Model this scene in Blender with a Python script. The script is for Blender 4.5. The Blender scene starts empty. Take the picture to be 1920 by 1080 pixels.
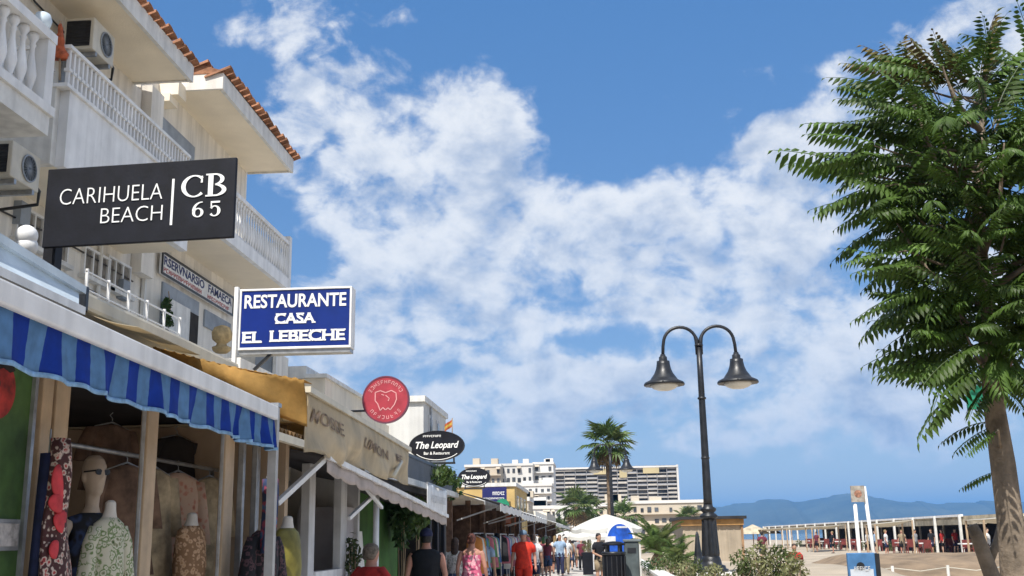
import bpy, bmesh, math, random
from mathutils import Vector, Matrix
R = math.radians
random.seed(7)
S = bpy.context.scene
COL = S.collection
# ------------------------------------------------------------------ camera
F_PX, PW, PH = 2000.0, 1920, 1080
PITCH, YAW, ROLL = R(13.2), R(4.3), R(1.0)
CAM = Vector((0, 0, 1.6))
fw = Vector((-math.sin(YAW)*math.cos(PITCH), math.cos(YAW)*math.cos(PITCH), math.sin(PITCH)))
rt0 = Vector((math.cos(YAW), math.sin(YAW), 0)); up0 = rt0.cross(fw)
rt = rt0*math.cos(ROLL) - up0*math.sin(ROLL); up = rt.cross(fw)
cd = bpy.data.cameras.new('camera'); cam = bpy.data.objects.new('camera', cd); COL.objects.link(cam)
cd.sensor_width = 36; cd.lens = 36*F_PX/PW; cd.clip_start = 0.05; cd.clip_end = 30000
cam.matrix_world = Matrix(((rt.x, up.x, -fw.x, CAM.x), (rt.y, up.y, -fw.y, CAM.y), (rt.z, up.z, -fw.z, CAM.z), (0, 0, 0, 1)))
S.camera = cam
def ray(px, py): return fw + rt*((px-960)/F_PX) + up*((540-py)/F_PX)
def at(px, py, X=None, Y=None, Z=None):
    """the point of the place on the plane X=, Y= or Z= that the photograph shows at a pixel"""
    d = ray(px, py)
    t = (X-CAM.x)/d.x if X is not None else (Y-CAM.y)/d.y if Y is not None else (Z-CAM.z)/d.z
    return CAM + d*t
# ------------------------------------------------------------------ sun, exposure
SUN_EL, SUN_AZ = R(53), R(196)          # azimuth clockwise from +Y (the street)
sdir = Vector((math.sin(SUN_AZ)*math.cos(SUN_EL), math.cos(SUN_AZ)*math.cos(SUN_EL), math.sin(SUN_EL)))
sl = bpy.data.lights.new('sun', 'SUN'); sl.energy = 2.5; sl.angle = R(0.53); sl.color = (1.0, 0.95, 0.87)
so = bpy.data.objects.new('sun', sl); COL.objects.link(so)
so.rotation_euler = (-sdir).to_track_quat('-Z', 'Y').to_euler(); so.location = sdir*60
S.view_settings.view_transform = 'Standard'; S.view_settings.look = 'None'
S.view_settings.exposure = 1.30; S.view_settings.gamma = 1.0
S.render.engine = 'CYCLES'
try:
    S.cycles.use_denoising = True; S.cycles.max_bounces = 8; S.cycles.volume_bounces = 0
    S.cycles.transparent_max_bounces = 8
except Exception: pass
# ------------------------------------------------------------------ sky
W = bpy.data.worlds.new('World'); S.world = W; W.use_nodes = True
def build_world():
    nt = W.node_tree; nt.nodes.clear(); L = nt.links
    def nd(t): return nt.nodes.new(t)
    def val(x, sock):
        if hasattr(x, 'links'): L.new(x, sock)
        else: sock.default_value = x
    def m(op, a, b=0.0, c=0.0, clamp=False):
        n = nd('ShaderNodeMath'); n.operation = op; n.use_clamp = clamp
        val(a, n.inputs[0]); val(b, n.inputs[1]); val(c, n.inputs[2]); return n.outputs[0]
    def sstep(x, lo, hi):
        n = nd('ShaderNodeMapRange'); n.interpolation_type = 'SMOOTHSTEP'
        val(x, n.inputs['Value']); n.inputs['From Min'].default_value = lo; n.inputs['From Max'].default_value = hi
        return n.outputs['Result']
    tc = nd('ShaderNodeTexCoord'); sp = nd('ShaderNodeSeparateXYZ'); L.new(tc.outputs['Generated'], sp.inputs[0])
    x, y, z = sp.outputs
    az = m('ARCTAN2', x, y); el = m('ARCSINE', z)
    def ae(px, py):
        d = ray(px, py).normalized(); return math.atan2(d.x, d.y), math.asin(d.z)
    def comb(a, b, c=0.0):
        n = nd('ShaderNodeCombineXYZ'); val(a, n.inputs[0]); val(b, n.inputs[1]); val(c, n.inputs[2]); return n.outputs[0]
    # the cloud cover: broad masses (centre, half sizes, tilt, weight) broken up by noise
    BL = [(600,255,120,105,-35,.85), (700,330,150,95,-35,1), (820,330,190,120,-25,1), (960,420,185,105,-30,1),
          (690,415,140,60,-40,.8), (1120,430,120,75,-10,.9), (1300,420,170,95,10,1), (1480,420,200,140,10,1.05), (1640,520,210,150,0,1),
          (1000,530,330,80,0,.85), (1330,540,320,80,0,.9), (740,520,130,50,10,.55), (850,175,95,75,-50,.62), (700,140,80,90,40,.66),
          (965,195,60,85,40,.55), (560,40,95,80,-50,.72), (438,45,36,55,0,.62), (1050,275,55,50,0,.42), (560,430,80,36,-10,.6),
          (660,610,120,80,20,.7), (590,560,60,60,0,.4), (860,680,200,60,0,.75), (985,670,100,48,0,.65), (720,720,180,70,0,.7), (1040,765,320,70,0,.85),
          (1330,765,340,72,0,.82), (1600,750,320,80,0,.85), (1500,660,260,50,0,.5), (880,606,90,20,0,.6), (1860,40,140,80,20,.95), (1560,130,70,36,0,.5),
          (1480,222,80,18,12,.42), (1560,255,130,40,0,.6), (1240,85,90,10,0,.18), (780,35,45,22,0,.3), (1820,300,170,260,0,.55)]
    tot = None
    aev = comb(az, el)
    GAPS = [(818,352,26,30,0,-.9), (872,425,26,34,0,-.55), (1130,640,300,34,0,-.5), (575,480,85,90,0,-.55), (640,90,60,40,0,-.5), (780,90,60,40,0,-.35), (1100,300,90,120,0,-.3)]   # blue gaps
    for (cx, cy, rx, ry, rot, w) in BL+GAPS:
        mp = nd('ShaderNodeMapping'); mp.vector_type = 'TEXTURE'; L.new(aev, mp.inputs[0]); K = 1.75
        mp.inputs['Location'].default_value = (*ae(cx, cy), 0); mp.inputs['Rotation'].default_value = (0, 0, R(rot)); mp.inputs['Scale'].default_value = (K*rx/F_PX, K*ry/F_PX, 1)
        gr = nd('ShaderNodeTexGradient'); gr.gradient_type = 'SPHERICAL'; L.new(mp.outputs[0], gr.inputs[0])
        tot = m('MULTIPLY_ADD', gr.outputs[1], w*1.25, tot if tot is not None else 0.0)
    tot = m('MINIMUM', tot, 1.0)
    # the sky out of view: denser bright cloud, added to lighten the shaded facades
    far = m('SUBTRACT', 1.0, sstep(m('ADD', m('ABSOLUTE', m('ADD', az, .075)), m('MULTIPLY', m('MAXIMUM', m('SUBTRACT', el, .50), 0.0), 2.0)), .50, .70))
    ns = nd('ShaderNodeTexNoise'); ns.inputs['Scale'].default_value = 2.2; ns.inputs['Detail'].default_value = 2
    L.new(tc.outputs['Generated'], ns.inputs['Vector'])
    fill_cloud = sstep(ns.outputs[0], .26, .50)
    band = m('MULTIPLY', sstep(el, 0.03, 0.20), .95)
    bias = m('ADD', m('MULTIPLY', tot, far), m('MULTIPLY', m('MULTIPLY', fill_cloud, band), m('SUBTRACT', 1.0, far)))
    def fbm(dx, de, sc, det, rough, dist=0.0):
        n = nd('ShaderNodeTexNoise'); n.inputs['Scale'].default_value = sc; n.inputs['Detail'].default_value = det
        n.inputs['Roughness'].default_value = rough; n.inputs['Distortion'].default_value = dist
        L.new(comb(m('ADD', az, dx), m('MULTIPLY', m('ADD', el, de), 1.35), 3.7), n.inputs['Vector']); return n.outputs[0]
    def cover(dx, de):
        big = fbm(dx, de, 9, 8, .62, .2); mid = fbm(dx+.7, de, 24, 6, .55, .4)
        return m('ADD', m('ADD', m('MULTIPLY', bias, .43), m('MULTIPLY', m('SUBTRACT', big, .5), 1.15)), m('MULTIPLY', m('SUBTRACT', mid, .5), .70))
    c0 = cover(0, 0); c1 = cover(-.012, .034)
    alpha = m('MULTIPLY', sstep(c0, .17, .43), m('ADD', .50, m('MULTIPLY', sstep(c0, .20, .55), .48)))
    shade = sstep(c1, .26, .78)                 # how much cloud stands between here and the sun
    fine = fbm(.3, .1, 34, 5, .6)
    shade = m('MULTIPLY', shade, m('ADD', .55, m('MULTIPLY', fine, .9)), 0, True)
    mix = nd('ShaderNodeMixRGB'); L.new(shade, mix.inputs[0])
    mix.inputs[1].default_value = (.95, .97, 1.0, 1); mix.inputs[2].default_value = (.41, .51, .69, 1)
    sky = nd('ShaderNodeTexSky'); sky.sky_type = 'NISHITA'; sky.sun_disc = False
    sky.sun_elevation = SUN_EL; sky.sun_rotation = SUN_AZ; sky.air_density = 1.0; sky.dust_density = 0.0; sky.ozone_density = 2.0; sky.altitude = 3500
    rp = nd('ShaderNodeValToRGB'); L.new(m('MULTIPLY', el, 1.6), rp.inputs[0])     # sea air: the low sky is a soft blue all round
    e = rp.color_ramp.elements; e[0].position = 0; e[0].color = (.70,.50,.37,1); e[1].position = .80; e[1].color = (.66,.96,1.10,1)
    k = e.new(.22); k.color = (.60,.585,.555,1)
    tint = nd('ShaderNodeMixRGB'); tint.blend_type = 'MULTIPLY'; tint.inputs[0].default_value = 1; L.new(sky.outputs[0], tint.inputs[1]); L.new(rp.outputs[0], tint.inputs[2])
    b1 = nd('ShaderNodeBackground'); b1.inputs[1].default_value = 0.082; L.new(tint.outputs[0], b1.inputs[0])
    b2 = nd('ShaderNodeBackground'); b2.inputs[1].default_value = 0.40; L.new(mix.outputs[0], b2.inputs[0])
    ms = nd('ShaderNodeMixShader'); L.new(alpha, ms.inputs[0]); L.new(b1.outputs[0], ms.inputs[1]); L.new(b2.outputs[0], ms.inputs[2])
    o = nd('ShaderNodeOutputWorld'); L.new(ms.outputs[0], o.inputs[0])
build_world()
W.cycles.sampling_method = 'MANUAL'; W.cycles.sample_map_resolution = 512
# ------------------------------------------------------------------ mesh helpers
class MB:
    def __init__(s, M=None): s.v, s.f, s.mi, s.cur, s.M = [], [], [], 0, M
    def add(s, vs, fs):
        b = len(s.v)
        for p in vs:
            p = Vector(p); s.v.append(s.M @ p if s.M is not None else p)
        for f in fs: s.f.append([b+i for i in f]); s.mi.append(s.cur)
        return s
    def box(s, x0, x1, y0, y1, z0, z1):
        return s.add([(x0,y0,z0),(x1,y0,z0),(x1,y1,z0),(x0,y1,z0),(x0,y0,z1),(x1,y0,z1),(x1,y1,z1),(x0,y1,z1)],
                     [(0,3,2,1),(4,5,6,7),(0,1,5,4),(1,2,6,5),(2,3,7,6),(3,0,4,7)])
    def cbox(s, c, sx, sy, sz): return s.box(c[0]-sx/2, c[0]+sx/2, c[1]-sy/2, c[1]+sy/2, c[2]-sz/2, c[2]+sz/2)
    def hexa(s, p): return s.add(p, [(0,3,2,1),(4,5,6,7),(0,1,5,4),(1,2,6,5),(2,3,7,6),(3,0,4,7)])
    def bar(s, a, b, w, h=None, upv=(0,0,1)):
        a, b = Vector(a), Vector(b); h = h or w; d = (b-a).normalized(); u = Vector(upv)
        if abs(d.dot(u)) > .98: u = Vector((1,0,0))
        r = d.cross(u).normalized(); u = r.cross(d)
        q = [r*sx*w/2 + u*sz*h/2 for sx, sz in ((-1,-1),(1,-1),(1,1),(-1,1))]
        return s.add([a+k for k in q]+[b+k for k in q], [(0,1,2,3)[::-1],(4,5,6,7),(0,1,5,4),(1,2,6,5),(2,3,7,6),(3,0,4,7)])
    def tube(s, pts, r, n=8, cap=True, sq=1.0):
        pts = [Vector(p) for p in pts]; k = len(pts)
        rr = r if isinstance(r, (list, tuple)) else [r]*k
        t0 = (pts[1]-pts[0]).normalized(); u = Vector((0,0,1)) if abs(t0.z) < .9 else Vector((0,-1,0))
        rings = []
        for i, p in enumerate(pts):
            t = (pts[min(i+1,k-1)]-pts[max(i-1,0)]).normalized(); a = t.cross(u).normalized(); u = a.cross(t)
            rings.append([p + a*math.cos(2*math.pi*j/n)*rr[i] + u*math.sin(2*math.pi*j/n)*rr[i]*sq for j in range(n)])
        return s.loft(rings, cap)
    def loft(s, rings, cap=True, close=True):
        n = len(rings[0]); vs = [p for r_ in rings for p in r_]; fs = []
        for i in range(len(rings)-1):
            for j in range(n if close else n-1):
                k = (j+1) % n; fs.append((i*n+j, i*n+k, (i+1)*n+k, (i+1)*n+j))
        if cap: fs += [tuple(range(n))[::-1], tuple((len(rings)-1)*n+j for j in range(n))]
        return s.add(vs, fs)
    def lathe(s, prof, n=12, c=(0,0,0)):
        return s.loft([[(c[0]+r*math.cos(2*math.pi*j/n), c[1]+r*math.sin(2*math.pi*j/n), c[2]+z) for j in range(n)] for r, z in prof])
    def ell(s, c, rx, ry, rz, n=12, k=8):
        return s.loft([[(c[0]+rx*math.sin(math.pi*i/k)*math.cos(2*math.pi*j/n), c[1]+ry*math.sin(math.pi*i/k)*math.sin(2*math.pi*j/n), c[2]-rz*math.cos(math.pi*i/k)) for j in range(n)]
                       for i in [.06]+list(range(1,k))+[k-.06]])
    def prism(s, poly, z0, z1):
        n = len(poly)
        return s.add([(p[0],p[1],z0) for p in poly]+[(p[0],p[1],z1) for p in poly],
                     [tuple(range(n))[::-1], tuple(range(n,2*n))]+[(i,(i+1)%n,n+(i+1)%n,n+i) for i in range(n)])
    def sheet(s, fn, nu, nv, th=0.0):
        P = [[Vector(fn(i/nu, j/nv)) for j in range(nv+1)] for i in range(nu+1)]
        vs = [p for r_ in P for p in r_]; w = nv+1
        fs = [(i*w+j, (i+1)*w+j, (i+1)*w+j+1, i*w+j+1) for i in range(nu) for j in range(nv)]
        if th:
            nn = (P[1][0]-P[0][0]).cross(P[0][1]-P[0][0]).normalized()*th; b = len(vs)
            vs = vs+[p-nn for p in vs]; fs = fs+[tuple(b+i for i in f)[::-1] for f in fs]
            e = [i*w for i in range(nu+1)]+[nu*w+j for j in range(1,nv+1)]+[i*w+nv for i in range(nu-1,-1,-1)]+[j for j in range(nv-1,0,-1)]
            fs += [(e[i], b+e[i], b+e[(i+1)%len(e)], e[(i+1)%len(e)]) for i in range(len(e))]
        return s.add(vs, fs)
    def mesh(s, name, mats, smooth=False, off=None):
        me = bpy.data.meshes.new(name); vs = [v-off for v in s.v] if off else s.v
        me.from_pydata([tuple(v) for v in vs], [], s.f)
        for mm in (mats if isinstance(mats, (list, tuple)) else [mats]): me.materials.append(mm)
        if any(s.mi): me.polygons.foreach_set('material_index', s.mi)
        if smooth: me.polygons.foreach_set('use_smooth', [True]*len(me.polygons))
        me.update(); return me
    def build(s, name, mats, parent=None, smooth=False, bevel=0.0):
        off = Vector((0,0,0)); p = parent
        while p is not None: off = off+p.location; p = p.parent
        o = bpy.data.objects.new(name, s.mesh(name, mats, smooth, off)); COL.objects.link(o); o.parent = parent
        if bevel:
            b = o.modifiers.new('bevel', 'BEVEL'); b.width = bevel; b.segments = 2; b.limit_method = 'ANGLE'
        return o
def tag(o, label, cat, group=None, kind=None):
    if label: o['label'] = label
    if cat: o['category'] = cat
    if group: o['group'] = group
    if kind: o['kind'] = kind
    return o
def thing(name, label, cat, loc=(0,0,0), rz=0.0, group=None):
    o = bpy.data.objects.new(name, None); COL.objects.link(o); o.empty_display_size = .1
    o.location = loc; o.rotation_euler = (0, 0, rz); return tag(o, label, cat, group)
ORD = ['first','second','third','fourth','fifth','sixth','seventh','eighth','ninth','tenth','eleventh','twelfth','thirteenth','fourteenth','fifteenth','sixteenth','seventeenth','eighteenth','nineteenth','twentieth']
def struct(o): o['kind'] = 'structure'; return o
def inst(name, me, parent, loc=(0,0,0), rot=(0,0,0), scale=(1,1,1)):
    """one more piece that shares its mesh; loc is a place in the world unless the parent is turned"""
    o = bpy.data.objects.new(name, me); COL.objects.link(o); o.parent = parent
    off = Vector((0,0,0)); p = parent
    while p is not None: off = off+p.location; p = p.parent
    o.location = Vector(loc)-off; o.rotation_euler = rot; o.scale = scale; return o
def copy_tree(o, parent=None):
    c = o.copy(); COL.objects.link(c); c.parent = parent
    for ch in list(o.children): copy_tree(ch, c)
    return c
def frame(o, xd, upd):
    """matrix of a board: local x along it, local y up, local z out of its face"""
    x = Vector(xd).normalized(); z = x.cross(Vector(upd)).normalized(); y = z.cross(x)
    return Matrix(((x.x,y.x,z.x,o[0]),(x.y,y.y,z.y,o[1]),(x.z,y.z,z.z,o[2]),(0,0,0,1)))
def text_mesh(name, s, mat, M, cx, cy, w, h, z=0.004, bold=0.0, shear=0.0, depth=0.003):
    cu = bpy.data.curves.new(name, 'FONT'); cu.body = s; cu.size = 1; cu.offset = bold; cu.shear = shear; cu.extrude = 0.01; cu.resolution_u = 4
    t = bpy.data.objects.new(name, cu); me = bpy.data.meshes.new_from_object(t); bpy.data.objects.remove(t)
    xs = [v.co.x for v in me.vertices]; ys = [v.co.y for v in me.vertices]
    x0, x1, y0, y1 = min(xs), max(xs), min(ys), max(ys)
    for v in me.vertices:
        p = Vector((cx+((v.co.x-x0)/(x1-x0)-.5)*w, cy+((v.co.y-y0)/(y1-y0)-.5)*h, z+(depth if v.co.z > 0 else 0)))
        v.co = M @ p
    me.materials.clear(); me.materials.append(mat); return me
def lettering(s, mat, parent, M, cx, cy, w, h, name='lettering', **k):
    me = text_mesh(name, s, mat, M, cx, cy, w, h, **k); off = Vector((0,0,0)); p = parent
    while p is not None: off = off+p.location; p = p.parent
    for v in me.vertices: v.co -= off
    o = bpy.data.objects.new(name, me); COL.objects.link(o); o.parent = parent; return o
def marks(mb, rnd, M, x0, x1, y0, y1, n, z=0.004, gaps=()):
    """a line of lettering too blurred to read: strokes of letter size"""
    keep = mb.M; mb.M = M; cw = (x1-x0)/n; h = y1-y0; t = cw*.2
    for i in range(n):
        if i in gaps: continue
        a = x0+i*cw+cw*.1; b = a+cw*.75; k = rnd.randrange(5)
        mb.box(a, a+t, y0, y1, z, z+.003)
        if k in (0, 1, 3): mb.box(b-t, b, y0+(h*.4 if k == 1 else 0), y1, z, z+.003)
        if k in (0, 2, 4): mb.box(a+t, b-(t if k == 0 else 0), y1-h*.2, y1, z, z+.003)
        if k in (1, 3, 4): mb.box(a+t, b-(t if k != 4 else 0), y0+h*.4, y0+h*.58, z, z+.003)
        if k == 2: mb.box(a+t, b, y0, y0+h*.2, z, z+.003)
    mb.M = keep
# ------------------------------------------------------------------ materials
MATS = {}
def mat(name, col, rough=.7, var=.10, vs=3.0, bump=0.0, bs=40.0, metal=0.0, col2=None, trans=0.0, spec=.4, obj_var=0.0, streak=0.0, fine=0.0, coat=0.0):
    if name in MATS: return MATS[name]
    m = bpy.data.materials.new(name); m.use_nodes = True; nt = m.node_tree; L = nt.links; nd = nt.nodes
    b = nd['Principled BSDF']; out = nd['Material Output']
    b.inputs['Roughness'].default_value = rough; b.inputs['Metallic'].default_value = metal
    b.inputs['Specular IOR Level'].default_value = spec; b.inputs['Coat Weight'].default_value = coat
    geo = nd.new('ShaderNodeNewGeometry')
    n = nd.new('ShaderNodeTexNoise'); n.inputs['Scale'].default_value = vs; n.inputs['Detail'].default_value = 6; n.inputs['Roughness'].default_value = .6
    L.new(geo.outputs['Position'], n.inputs['Vector'])
    c2 = col2 or tuple(max(0, c*(1-2.2*var)) for c in col); c1 = tuple(min(1, c*(1+.5*var)) for c in col) if not col2 else col
    rmp = nd.new('ShaderNodeValToRGB'); rmp.color_ramp.elements[0].position = .32; rmp.color_ramp.elements[1].position = .68
    rmp.color_ramp.elements[0].color = (*c2, 1); rmp.color_ramp.elements[1].color = (*c1, 1)
    L.new(n.outputs[0], rmp.inputs[0]); cur = rmp.outputs[0]
    def mul(cur, fac_socket, lo, hi, a=.3, bb=.7):
        mr = nd.new('ShaderNodeMapRange'); mr.inputs['From Min'].default_value = a; mr.inputs['From Max'].default_value = bb
        mr.inputs['To Min'].default_value = lo; mr.inputs['To Max'].default_value = hi; L.new(fac_socket, mr.inputs['Value'])
        mx = nd.new('ShaderNodeMixRGB'); mx.blend_type = 'MULTIPLY'; mx.inputs[0].default_value = 1; L.new(cur, mx.inputs[1]); L.new(mr.outputs[0], mx.inputs[2])
        return mx.outputs[0]
    if streak:                                   # rain streaks running down the face
        mp = nd.new('ShaderNodeMapping'); mp.inputs['Scale'].default_value = (7, 7, .45); L.new(geo.outputs['Position'], mp.inputs[0])
        n2 = nd.new('ShaderNodeTexNoise'); n2.inputs['Scale'].default_value = 1.0; n2.inputs['Detail'].default_value = 5; L.new(mp.outputs[0], n2.inputs['Vector'])
        cur = mul(cur, n2.outputs[0], 1-streak, 1.0, .36, .6)
    if fine:
        n3 = nd.new('ShaderNodeTexNoise'); n3.inputs['Scale'].default_value = 90; n3.inputs['Detail'].default_value = 3; L.new(geo.outputs['Position'], n3.inputs['Vector'])
        cur = mul(cur, n3.outputs[0], 1-fine, 1.0)
    if obj_var:
        oi = nd.new('ShaderNodeObjectInfo'); cur = mul(cur, oi.outputs['Random'], 1-obj_var, 1+obj_var*.4, 0, 1)
    L.new(cur, b.inputs['Base Color'])
    if bump:
        nb = nd.new('ShaderNodeTexNoise'); nb.inputs['Scale'].default_value = bs; nb.inputs['Detail'].default_value = 4
        L.new(geo.outputs['Position'], nb.inputs['Vector'])
        bp = nd.new('ShaderNodeBump'); bp.inputs['Strength'].default_value = bump; bp.inputs['Distance'].default_value = .02
        L.new(nb.outputs[0], bp.inputs['Height']); L.new(bp.outputs[0], b.inputs['Normal'])
    if trans:
        tr = nd.new('ShaderNodeBsdfTranslucent'); L.new(cur, tr.inputs[0]); ms = nd.new('ShaderNodeMixShader'); ms.inputs[0].default_value = trans
        L.new(b.outputs[0], ms.inputs[1]); L.new(tr.outputs[0], ms.inputs[2]); L.new(ms.outputs[0], out.inputs[0])
    MATS[name] = m; return m
def mat_stripe(name, ca, cb, axis, pitch, phase=0.0, trans=0.0, duty=.5, rough=.7):
    m = mat(name, ca, rough, .05, 4, trans=0); nt = m.node_tree; nd = nt.nodes; L = nt.links; b = nd['Principled BSDF']
    geo = nd.new('ShaderNodeNewGeometry'); sp = nd.new('ShaderNodeSeparateXYZ'); L.new(geo.outputs['Position'], sp.inputs[0])
    def mm(op, a, v):
        n = nd.new('ShaderNodeMath'); n.operation = op; L.new(a, n.inputs[0]); n.inputs[1].default_value = v; return n.outputs[0]
    w = nd.new('ShaderNodeTexNoise'); w.inputs['Scale'].default_value = 9; L.new(geo.outputs['Position'], w.inputs['Vector'])
    k = mm('MULTIPLY', w.outputs[0], .03)
    ad = nd.new('ShaderNodeMath'); ad.operation = 'ADD'; L.new(sp.outputs[axis], ad.inputs[0]); L.new(k, ad.inputs[1])
    f = mm('LESS_THAN', mm('FRACT', mm('MULTIPLY', mm('ADD', ad.outputs[0], phase), 1/pitch), 0), duty)
    mx = nd.new('ShaderNodeMixRGB'); L.new(f, mx.inputs[0]); mx.inputs[1].default_value = (*ca, 1); mx.inputs[2].default_value = (*cb, 1)
    n4 = nd.new('ShaderNodeTexNoise'); n4.inputs['Scale'].default_value = 14; n4.inputs['Detail'].default_value = 5; L.new(geo.outputs['Position'], n4.inputs['Vector'])
    mr = nd.new('ShaderNodeMapRange'); mr.inputs['From Min'].default_value = .3; mr.inputs['From Max'].default_value = .7; mr.inputs['To Min'].default_value = .78; mr.inputs['To Max'].default_value = 1.08
    L.new(n4.outputs[0], mr.inputs[0]); m2 = nd.new('ShaderNodeMixRGB'); m2.blend_type = 'MULTIPLY'; m2.inputs[0].default_value = 1
    L.new(mx.outputs[0], m2.inputs[1]); L.new(mr.outputs[0], m2.inputs[2]); L.new(m2.outputs[0], b.inputs['Base Color'])
    if trans:
        tr = nd.new('ShaderNodeBsdfTranslucent'); L.new(m2.outputs[0], tr.inputs[0]); ms = nd.new('ShaderNodeMixShader'); ms.inputs[0].default_value = trans
        L.new(b.outputs[0], ms.inputs[1]); L.new(tr.outputs[0], ms.inputs[2]); L.new(ms.outputs[0], nd['Material Output'].inputs[0])
    return m
def mat_glass(name, col=(.03,.04,.05), rough=.06):
    return mat(name, col, rough, .25, 1.2, spec=.6)
def mat_print(name, cols, scale=30.0, rough=.8, bump=.3):
    """a printed cloth: cells of several colours"""
    m = mat(name, cols[0], rough, .1); nt = m.node_tree; nd = nt.nodes; L = nt.links; b = nd['Principled BSDF']
    geo = nd.new('ShaderNodeNewGeometry'); v = nd.new('ShaderNodeTexVoronoi'); v.inputs['Scale'].default_value = scale
    n = nd.new('ShaderNodeTexNoise'); n.inputs['Scale'].default_value = scale*.6; n.inputs['Detail'].default_value = 4; n.inputs['Distortion'].default_value = .6
    L.new(geo.outputs['Position'], v.inputs['Vector']); L.new(geo.outputs['Position'], n.inputs['Vector'])
    ad = nd.new('ShaderNodeMath'); ad.operation = 'MULTIPLY_ADD'; L.new(v.outputs['Distance'], ad.inputs[0]); ad.inputs[1].default_value = .55; L.new(n.outputs[0], ad.inputs[2])
    r = nd.new('ShaderNodeValToRGB'); r.color_ramp.interpolation = 'EASE'; els = r.color_ramp.elements
    while len(els) < len(cols): els.new(.5)
    for i, c in enumerate(cols): els[i].position = .42+.5*i/len(cols); els[i].color = (*c, 1)
    L.new(ad.outputs[0], r.inputs[0]); L.new(r.outputs[0], b.inputs['Base Color']); return m
M_plaster = mat('white plaster', (.88,.84,.76), .9, .07, 1.3, .25, 60, streak=.20)
M_cream = mat('cream plaster', (.84,.76,.62), .9, .06, 1.1, .25, 50, streak=.10)
M_white = mat('white paint', (.87,.87,.86), .55, .06, 3, .06, 80, streak=.15)
M_offwhite = mat('weathered white paint', (.80,.79,.75), .6, .08, 5, .1, 60, streak=.18)
M_black = mat('black iron', (.018,.02,.025), .38, .3, 8, .12, 70, spec=.5)
M_tile = mat('terracotta tile', (.46,.22,.12), .85, .25, 5, .3, 60, obj_var=.35)
M_wood = mat('pale wood', (.55,.40,.26), .6, .2, 3, .1, 60, streak=.25)
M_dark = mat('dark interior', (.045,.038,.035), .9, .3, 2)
M_glass = mat_glass('window glass', (.045,.055,.065))
M_steel = mat('steel', (.45,.46,.47), .4, .15, 10, metal=.7)
# ------------------------------------------------------------------ the ground, the sea and the hills
M_sand = mat('beach sand', (.48,.405,.31), .95, .12, .7, .5, 8, fine=.15)
M_earth = mat('dry earth', (.34,.25,.17), .95, .15, .15, .4, 6)
M_pave = mat('promenade paving', (.56,.53,.50), .8, .10, .9, .2, 30, fine=.12)
M_sea = mat('sea water', (.02,.10,.17), .12, .1, .02, .6, 1.2, spec=.5)
M_hill = mat('hill scrub', (.09,.10,.07), .95, .25, .004)
g = MB(); g.add([(-3000,-300,0),(46,-300,0),(46,9000,0),(-3000,9000,0)], [(0,1,2,3)]); struct(g.build('ground', M_earth))
g = MB(); g.add([(46,-300,-.05),(14000,-300,-.05),(14000,16000,-.05),(46,16000,-.05)], [(0,1,2,3)]); struct(g.build('sea', M_sea))
pv = MB(); pv.add([(-2.75,-4,.004),(1.0,-4,.004),(1.0,240,.004),(-2.75,240,.004)], [(0,1,2,3)]); struct(pv.build('promenade', M_pave))
sd = MB(); rnd = random.Random(3)
def dune(u, v):
    x = 6.0+u*40; y = 2+v*v*260
    z = .10+.06*math.sin(x*.9+y*.23)+.05*math.sin(y*.61+x*.3)+0
    return (x, y, z*min(1, (1-u)*6+.1)+.004)
sd.sheet(dune, 60, 70); struct(sd.build('beach', M_sand, smooth=True))
hl = MB(); prof = [(1290,962),(1340,950),(1400,944),(1432,936),(1462,936),(1500,942),(1540,934),(1580,925),(1612,925),(1650,934),(1690,941),(1730,940),(1760,946),(1800,942),(1850,939),(1900,941),(1960,944),(2060,950),(2200,962)]
HY = 5200.0
def ridge(px):
    for (a, b), (c, d) in zip(prof, prof[1:]):
        if a <= px <= c:
            t = (px-a)/(c-a); t = t*t*(3-2*t); return b+(d-b)*t
    return prof[-1][1]
def hill(u, v):
    px = 1290+u*910; p = at(px, ridge(px), Y=HY); h = p.z
    w = math.sin(px*.11)*4+math.sin(px*.31+1)*3+math.sin(px*.051)*5
    k = 1-abs(v-.5)*2
    return (p.x*(1+(v-.5)*.35), HY+(v-.5)*2600+w*12, -1+(h+1+w*.6*k)*k**.8*(1+.10*math.sin(u*60+v*9)*(1-k)))
hl.sheet(hill, 150, 16); struct(hl.build('hills', M_hill, smooth=True))
# the raised bed along the sea side: a low wall with earth behind it
wl = thing('planter_wall', 'long low rendered wall holding the sandy bed along the promenade', 'wall', (1.0,4,0))
for i in range(14):
    y0 = 4+i*4.2
    MB().box(1.0,1.2,y0,y0+4.19,0,.90).build('wall_panel', M_cream, wl); MB().box(.97,1.23,y0,y0+4.185,.90,.95).build('coping', M_offwhite, wl)
bd = MB()
bd.sheet(lambda u, v: (1.2+u*4.9, 4+v*58.5, .88+.04*math.sin(u*9+v*40)+.03*math.sin(v*97+u*4)-max(0,u-.85)*5.5), 20, 120); struct(bd.build('planting_bed', M_sand, smooth=True))
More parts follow.
